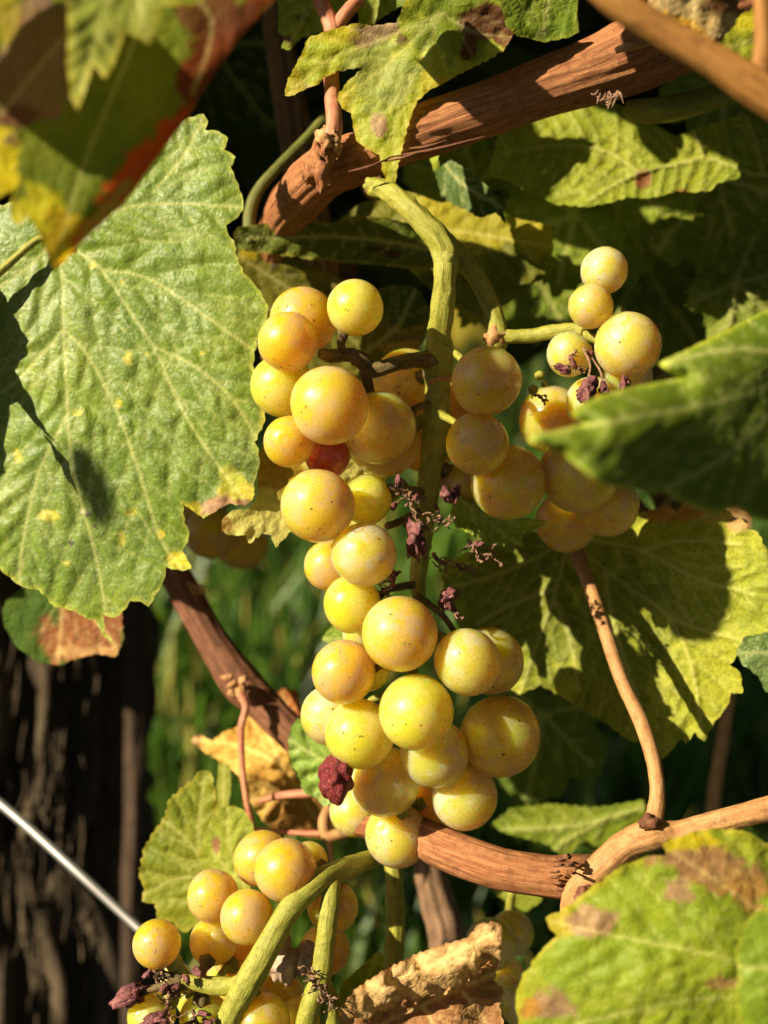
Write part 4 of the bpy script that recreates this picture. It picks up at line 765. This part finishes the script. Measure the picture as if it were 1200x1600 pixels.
D_pr = [[(700 + x / 2.4, 140 + y / 2.4) for x, y in q] for q in ([(1230, 330), (1130, 310), (1050, 280), (960, 258), (830, 285), (720, 312), (600, 370), (520, 420)], [(720, 310), (660, 270), (600, 235), (500, 212), (400, 210), (200, 240)], [(960, 258), (940, 200), (915, 150)], [(1190, 320), (1150, 180), (1110, 95)])]
leaf_thing('leaf with raised ladder veins seen from below, under the top right cane', lin(.305, 950, 240, -.002, -.002), D_out, D_pr, spacing=5, mat=M['leaf_under'], base=(.20, .25, .022), base2=(.28, .31, .03), teeth=(2.5, 16), pucker=.0007, sig=9, side=-1, wave=.003, vw=2.4, secn=13, seed=10, secang=72, blobs=[(1005, 278, 12, 16, (.20, .08, .03)), (1062, 305, 16, 10, (.24, .10, .04))])
# shaded leaves behind the grapes
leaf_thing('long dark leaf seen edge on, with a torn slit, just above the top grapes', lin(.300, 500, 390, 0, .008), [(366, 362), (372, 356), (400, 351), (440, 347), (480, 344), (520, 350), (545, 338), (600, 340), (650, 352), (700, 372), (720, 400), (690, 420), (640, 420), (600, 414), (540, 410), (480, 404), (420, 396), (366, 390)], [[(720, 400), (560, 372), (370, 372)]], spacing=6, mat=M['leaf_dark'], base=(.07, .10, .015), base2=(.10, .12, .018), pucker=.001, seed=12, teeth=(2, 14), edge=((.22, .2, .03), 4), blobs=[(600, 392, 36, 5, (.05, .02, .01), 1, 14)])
leaf_thing('yellow leaf with a bright sunlit strip beside the bend of the stalk', lin(.312, 700, 360, -.002, -.004, .0002, .001), [(530, 345), (560, 320), (600, 305), (640, 300), (690, 318), (735, 310), (762, 330), (800, 340), (862, 352), (865, 388), (850, 430), (800, 470), (740, 500), (690, 470), (640, 420), (580, 380)], [[(540, 345), (640, 352), (760, 368), (865, 386)], [(640, 352), (720, 420), (760, 480)]], spacing=6, mat=M['leaf_soft'], base=(.38, .33, .03), base2=(.50, .42, .03), pucker=.0012, seed=13, teeth=(2, 14), blobs=[(760, 440, 110, 60, (.13, .15, .02), .9), (590, 330, 60, 22, (.14, .15, .02), .8)])  # dark blobs paint the shade around the sunlit strip
leaf_thing('olive speckled leaf behind the topmost grapes of the bunch', lin(.312, 480, 450, 0, .004), [(372, 392), (400, 388), (440, 400), (480, 410), (530, 435), (560, 440), (600, 470), (620, 520), (600, 580), (540, 600), (460, 580), (410, 500), (385, 460), (372, 425)], [[(372, 400), (450, 450), (540, 520), (590, 575)]], spacing=6, mat=M['leaf_soft'], base=(.15, .15, .02), base2=(.22, .20, .025), pucker=.001, seed=14, teeth=(2, 14), blobs=[(386, 397, 14, 9, YEL), (455, 430, 20, 8, (.06, .06, .015), .8), (430, 415, 8, 6, (.05, .05, .01)), (520, 430, 60, 14, (.28, .22, .03), .8)])
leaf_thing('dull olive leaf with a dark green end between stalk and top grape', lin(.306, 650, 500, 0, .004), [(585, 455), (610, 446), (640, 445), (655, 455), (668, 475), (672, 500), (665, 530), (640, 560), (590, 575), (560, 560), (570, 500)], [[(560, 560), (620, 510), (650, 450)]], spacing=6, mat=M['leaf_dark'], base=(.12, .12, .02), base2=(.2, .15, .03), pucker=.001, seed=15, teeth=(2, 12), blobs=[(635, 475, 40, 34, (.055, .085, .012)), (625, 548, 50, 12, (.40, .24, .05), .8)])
leaf_thing('bright yellow crinkled leaf peeping out below the large left leaf', lin(.2665, 390, 810, .003, -.001, .001), [(346, 828), (350, 808), (368, 796), (392, 797), (404, 770), (400, 720), (415, 690), (460, 680), (520, 700), (570, 690), (600, 705), (604, 780), (600, 870), (560, 905), (520, 890), (500, 840), (470, 812), (452, 832), (430, 856), (424, 836), (410, 833), (389, 849), (385, 836), (366, 836), (352, 834)], [[(600, 700), (500, 760), (420, 800), (350, 826)], [(500, 760), (450, 790), (430, 850)]], spacing=5.5, mat=M['leaf_soft'], base=(.74, .68, .14), base2=(.78, .72, .26), pucker=.0016, seed=16, teeth=(3, 15), blobs=[(430, 730, 50, 50, (.45, .28, .02), .9), (352, 822, 14, 16, (.42, .24, .06))])  # orange blob paints shade; hidden lower right part added to block sun
leaf_thing('small lit green leaf striped by shadow right of the central stalk', lin(.268, 760, 810, .004, .002, .002), [(722, 768), (745, 774), (762, 793), (782, 803), (815, 808), (856, 815), (843, 824), (815, 837), (818, 856), (800, 849), (783, 855), (757, 848), (735, 834), (712, 822), (704, 800), (710, 782)], [[(712, 775), (760, 805), (805, 815), (858, 815)], [(750, 800), (780, 830), (815, 852)], [(735, 790), (742, 815), (755, 845)]], spacing=4.5, mat=M['leaf_under'], base=(.26, .34, .035), base2=(.34, .40, .05), pucker=.0012, sig=7, side=-1, seed=17, teeth=(2, 12), vw=2)
leaf_thing('yellow green leaf with rounded teeth left of the lower grapes', lin(.298, 270, 1330, -.004, .001, .001), [(312, 1205), (330, 1206), (336, 1240), (340, 1262), (335, 1300), (345, 1340), (360, 1400), (310, 1440), (302, 1450), (286, 1457), (270, 1440), (246, 1436), (243, 1412), (222, 1408), (226, 1390), (217, 1366), (225, 1325), (240, 1300), (258, 1276), (264, 1250), (286, 1230), (300, 1221)], [[(360, 1400), (310, 1330), (320, 1210)], [(360, 1400), (290, 1370), (220, 1400)], [(350, 1395), (290, 1310), (250, 1280)]], spacing=5.5, mat=M['leaf_soft'], base=(.20, .25, .028), base2=(.30, .32, .03), pucker=.0016, sig=9, seed=18, teeth=(4, 16), edge=((.42, .38, .05), 6))
leaf_thing('bright lime leaf with a pinkish spot above the lower grapes', lin(.288, 350, 1320, -.003, .002, .002), [(330, 1280), (342, 1263), (368, 1259), (384, 1270), (396, 1290), (396, 1340), (390, 1400), (330, 1400), (320, 1370), (311, 1336), (318, 1315), (320, 1300)], [[(390, 1400), (360, 1330), (355, 1262)], [(385, 1390), (330, 1330)]], spacing=5, mat=M['leaf_soft'], base=(.34, .42, .06), base2=(.42, .46, .07), pucker=.0012, sig=9, seed=19, teeth=(2.5, 14), blobs=[(338, 1318, 9, 16, (.42, .22, .14))], edge=((.45, .45, .08), 5))
leaf_thing('narrow green leaf sliver standing behind the lime leaf', lin(.318, 350, 1230, -.003, 0), [(342, 1190), (360, 1195), (361, 1230), (356, 1270), (340, 1272), (338, 1230)], [[(348, 1272), (350, 1192)]], spacing=5, mat=M['leaf_soft'], base=(.22, .28, .03), base2=(.3, .32, .04), seed=20, teeth=None)
leaf_thing('crumpled orange brown dry leaf behind the thin reddish tendril', lambda u, v: .327 + .010 * np.abs(((v - 1195) + (u - 400) * .52) / 100) - .004 * (u - 400) / 100, [(299, 1157), (304, 1149), (313, 1149), (331, 1158), (352, 1143), (373, 1135), (389, 1119), (403, 1109), (428, 1126), (452, 1149), (455, 1199), (470, 1223), (490, 1240), (508, 1263), (522, 1290), (510, 1312), (480, 1307), (440, 1301), (413, 1286), (395, 1258), (380, 1234), (374, 1213), (357, 1197), (339, 1186), (318, 1174)], [[(500, 1290), (440, 1200), (370, 1165), (300, 1155)], [(440, 1200), (420, 1150), (404, 1112)], [(460, 1235), (420, 1250), (385, 1240)]], spacing=5, mat=M['leaf_dry'], base=(.56, .30, .07), base2=(.62, .38, .11), pucker=.0026, sig=8, wave=.005, seed=21, teeth=(2.5, 12), blobs=[(303, 1153, 12, 12, (.35, .17, .10)), (430, 1135, 24, 18, (.36, .13, .04), .8), (460, 1270, 60, 45, (.36, .16, .05), .7)])  # large lower blob paints the shaded half below the fold
leaf_thing('dark red dry leaf scrap behind the slanting dark cane', lin(.345, 450, 1095, -.004, 0), [(428, 1085), (440, 1075), (462, 1078), (470, 1100), (468, 1130), (450, 1145), (430, 1120)], [[(460, 1140), (440, 1080)]], spacing=5, mat=M['leaf_dry'], base=(.34, .09, .03), base2=(.44, .16, .05), seed=22, teeth=None, wave=.003)
leaf_thing('small green leaf tucked behind the left edge of the bunch beside the raisin', lin(.290, 490, 1190, -.003, .001), [(450, 1156), (456, 1135), (467, 1122), (490, 1140), (530, 1170), (560, 1200), (550, 1260), (531, 1264), (520, 1252), (506, 1261), (496, 1247), (475, 1239), (465, 1208), (454, 1194)], [[(545, 1200), (500, 1185), (452, 1156)], [(540, 1210), (510, 1225), (500, 1255)]], spacing=5, mat=M['leaf_top'], base=(.14, .24, .04), base2=(.22, .32, .06), pucker=.0014, sig=8, seed=23, teeth=(2.5, 14))
leaf_thing('tiny green leaf tip with hairlike ends left of the bunch', lin(.285, 530, 995, -.002, 0), [(503, 1000), (512, 985), (522, 977), (545, 974), (566, 1000), (545, 1012), (520, 1008)], [[(566, 1000), (505, 998)]], spacing=4, mat=M['leaf_under'], base=(.20, .32, .04), base2=(.28, .38, .05), seed=24, teeth=(2, 9))
leaf_thing('half green half rust leaf hanging in shade under the large left leaf', lin(.325, 100, 980, -.002, 0), [(5, 950), (12, 935), (30, 922), (60, 915), (120, 920), (190, 955), (193, 1000), (180, 1026), (150, 1021), (112, 1031), (95, 1039), (60, 1035), (25, 1010), (5, 975)], [[(100, 900), (95, 980), (90, 1036)], [(100, 900), (150, 970), (185, 1015)]], spacing=6, mat=M['leaf_dry'], base=(.07, .13, .02), base2=(.09, .15, .02), seed=25, teeth=(2, 14), blobs=[(140, 980, 70, 60, (.32, .12, .05)), (150, 1020, 50, 10, (.55, .3, .14))])  # rust is pigment; tan strip paints sunlight along the lower edge
DL = leaf_thing('curled tan dry leaf with dark hollow inside at the bottom centre', lambda u, v: .2425 + .030 * ((v - (1520 - (u - 650) * .30)) / 100) ** 2 - .003 * (u - 650) / 100 + .0012 * np.sin(u / 17 + v / 40) + .0008 * np.sin(u / 9 - v / 13), [(523, 1640), (524, 1600), (532, 1574), (556, 1545), (600, 1516), (650, 1491), (690, 1476), (730, 1466), (748, 1444), (772, 1440), (784, 1446), (783, 1478), (780, 1503), (771, 1512), (765, 1500), (752, 1512), (748, 1534), (735, 1522), (722, 1548), (700, 1541), (690, 1556), (668, 1553), (652, 1566), (630, 1560), (612, 1578), (590, 1580), (572, 1606), (560, 1640)],
    [[(530, 1640), (600, 1545), (690, 1500), (775, 1455)], [(600, 1545), (575, 1535)], [(650, 1518), (660, 1490)], [(690, 1500), (712, 1540)], [(735, 1478), (742, 1520)], [(640, 1522), (650, 1560)]], spacing=4.5, mat=M['leaf_dry'], base=(.50, .29, .13), base2=(.62, .39, .19), pucker=.0018, sig=8, wave=.0035, seed=26, teeth=(3, 12), blobs=[(762, 1490, 12, 24, (.34, .17, .07), .7)], edge=((.34, .17, .08), 5))
leaf_blade('inner_fold', [(540, 1640), (560, 1575), (610, 1545), (680, 1515), (750, 1480), (782, 1470), (776, 1515), (772, 1532), (786, 1545), (780, 1572), (786, 1600), (780, 1650)], [[(560, 1620), (660, 1570), (775, 1520)], [(660, 1570), (700, 1640)], [(720, 1545), (760, 1600)]], lambda u, v: .2545 - .004 * (v - 1540) / 100 + .0015 * np.sin(u / 21 + v / 30), spacing=5, mat=M['leaf_dry'], parent=DL, base=(.32, .14, .06), base2=(.40, .20, .09), pucker=.0016, sig=9, wave=.003, seed=27, teeth=(3, 12), edge=((.50, .28, .13), 5))
leaf_thing('bright green leaf tip behind the left end of the curled dry leaf', lin(.262, 570, 1530, -.003, .002), [(528, 1560), (534, 1538), (560, 1514), (588, 1489), (598, 1490), (600, 1505), (596, 1520), (625, 1540), (570, 1590), (532, 1590)], [[(570, 1590), (570, 1540), (592, 1492)]], spacing=5, mat=M['leaf_soft'], base=(.24, .36, .03), base2=(.32, .42, .04), seed=27, teeth=(2, 12), edge=((.42, .42, .05), 5))
leaf_thing('frosty dark green leaf corner at the right edge over the broad leaf', lin(.275, 1190, 1030, -.002, .002), [(1150, 1018), (1164, 995), (1200, 988), (1240, 1000), (1250, 1060), (1222, 1078), (1196, 1081), (1186, 1057), (1160, 1038)], [[(1250, 1020), (1152, 1020)]], spacing=5, mat=M['leaf_top'], base=(.06, .12, .02), base2=(.09, .15, .03), seed=28, teeth=(2, 14))
leaf_thing('shaded leaf with two lit pointed teeth above the lower orange cane', lin(.345, 900, 1290, -.002, .002), [(765, 1290), (800, 1262), (860, 1256), (935, 1262), (1005, 1250), (1012, 1275), (970, 1310), (945, 1335), (905, 1318), (885, 1345), (860, 1322), (830, 1312), (790, 1302)], [[(1005, 1262), (900, 1290), (780, 1296)], [(960, 1275), (890, 1310), (870, 1328)]], spacing=6, mat=M['leaf_under'], base=(.16, .22, .02), base2=(.22, .26, .03), seed=29, teeth=(3, 16), side=-1)
leaf_thing('green leaf scrap just below the lower orange cane', lin(.33, 810, 1400, -.002, .002), [(770, 1375), (850, 1385), (845, 1410), (820, 1425), (790, 1408), (775, 1398)], [[(850, 1385), (780, 1395)]], spacing=5, mat=M['leaf_soft'], base=(.22, .28, .03), base2=(.34, .36, .04), seed=30, teeth=(2, 12))
leaf_thing('perforated green leaf at the top behind the red shoot fork', lin(.285, 480, 30, -.001, .003), [(432, -40), (436, 20), (434, 50), (446, 60), (440, 75), (452, 78), (470, 60), (500, 50), (512, 45), (540, 30), (560, -40)], [[(520, -40), (470, 40), (450, 75)]], spacing=5, mat=M['leaf_under'], base=(.20, .26, .03), base2=(.28, .32, .035), seed=31, side=-1, teeth=(2, 12), blobs=[(484, 15, 5, 8, (.03, .02, .01)), (466, 27, 4, 6, (.03, .02, .01)), (478, 29, 4, 7, (.03, .02, .01)), (448, 60, 8, 5, (.10, .05, .02))])
leaf_thing('lit green leaf standing at the top between the shoot fork and the draped leaf', lin(.275, 590, 15, -.003, .002), [(545, -40), (558, 10), (562, 38), (580, 40), (600, 25), (632, 6), (640, -40)], [[(600, -40), (580, 38)]], spacing=5, mat=M['leaf_soft'], base=(.22, .30, .03), base2=(.3, .34, .04), seed=32, teeth=(2, 12))
leaf_thing('shaded green leaf hanging at the top between draped leaf and front cane', lin(.23, 850, 20, .002, .001), [(770, -50), (790, 40), (806, 55), (850, 66), (890, 58), (905, 50), (902, 20), (905, -50)], [[(860, -50), (850, 60)]], spacing=7, mat=M['leaf_dark'], base=(.12, .18, .02), base2=(.16, .2, .02), seed=33, teeth=None, edge=((.2, .22, .03), 8))
leaf_thing('orange and tan withered leaf in the top right corner behind the front cane', lin(.20, 1080, 40, .001, .003, .004), [(1015, -40), (1012, 20), (1030, 28), (1040, 40), (1065, 60), (1100, 72), (1115, 62), (1130, 55), (1150, 40), (1160, -40)], [[(1090, -40), (1080, 60)]], spacing=6, mat=M['leaf_dry'], base=(.55, .36, .16), base2=(.5, .38, .22), seed=34, teeth=None, blobs=[(1075, 45, 50, 14, (.62, .32, .02), 1, 35), (1130, 10, 30, 16, (.2, .1, .05))])
leaf_thing('blurred yellow green leaf in the top right corner below the withered one', lin(.21, 1150, 60, .001, .002), [(1110, 80), (1140, 50), (1155, 25), (1200, 0), (1280, -20), (1280, 130), (1200, 120), (1160, 105), (1130, 95)], [[(1260, 40), (1115, 80)]], spacing=7, mat=M['leaf_soft'], base=(.30, .36, .03), base2=(.42, .42, .03), seed=35, teeth=(3, 20), blobs=[(1165, 35, 24, 18, (.62, .55, .03))])
leaf_thing('small folded dark leaf dangling under the middle of the top cane', lin(.292, 740, 300, -.004, -.003), [(668, 235), (684, 232), (686, 262), (705, 250), (730, 265), (760, 290), (792, 318), (786, 330), (790, 350), (775, 332), (750, 340), (715, 322), (690, 310), (684, 285)], [[(680, 235), (720, 285), (785, 325)]], spacing=5, mat=M['leaf_dark'], base=(.05, .09, .014), base2=(.07, .11, .02), seed=36, teeth=(2, 14), blobs=[(678, 248, 10, 20, (.28, .32, .04))])
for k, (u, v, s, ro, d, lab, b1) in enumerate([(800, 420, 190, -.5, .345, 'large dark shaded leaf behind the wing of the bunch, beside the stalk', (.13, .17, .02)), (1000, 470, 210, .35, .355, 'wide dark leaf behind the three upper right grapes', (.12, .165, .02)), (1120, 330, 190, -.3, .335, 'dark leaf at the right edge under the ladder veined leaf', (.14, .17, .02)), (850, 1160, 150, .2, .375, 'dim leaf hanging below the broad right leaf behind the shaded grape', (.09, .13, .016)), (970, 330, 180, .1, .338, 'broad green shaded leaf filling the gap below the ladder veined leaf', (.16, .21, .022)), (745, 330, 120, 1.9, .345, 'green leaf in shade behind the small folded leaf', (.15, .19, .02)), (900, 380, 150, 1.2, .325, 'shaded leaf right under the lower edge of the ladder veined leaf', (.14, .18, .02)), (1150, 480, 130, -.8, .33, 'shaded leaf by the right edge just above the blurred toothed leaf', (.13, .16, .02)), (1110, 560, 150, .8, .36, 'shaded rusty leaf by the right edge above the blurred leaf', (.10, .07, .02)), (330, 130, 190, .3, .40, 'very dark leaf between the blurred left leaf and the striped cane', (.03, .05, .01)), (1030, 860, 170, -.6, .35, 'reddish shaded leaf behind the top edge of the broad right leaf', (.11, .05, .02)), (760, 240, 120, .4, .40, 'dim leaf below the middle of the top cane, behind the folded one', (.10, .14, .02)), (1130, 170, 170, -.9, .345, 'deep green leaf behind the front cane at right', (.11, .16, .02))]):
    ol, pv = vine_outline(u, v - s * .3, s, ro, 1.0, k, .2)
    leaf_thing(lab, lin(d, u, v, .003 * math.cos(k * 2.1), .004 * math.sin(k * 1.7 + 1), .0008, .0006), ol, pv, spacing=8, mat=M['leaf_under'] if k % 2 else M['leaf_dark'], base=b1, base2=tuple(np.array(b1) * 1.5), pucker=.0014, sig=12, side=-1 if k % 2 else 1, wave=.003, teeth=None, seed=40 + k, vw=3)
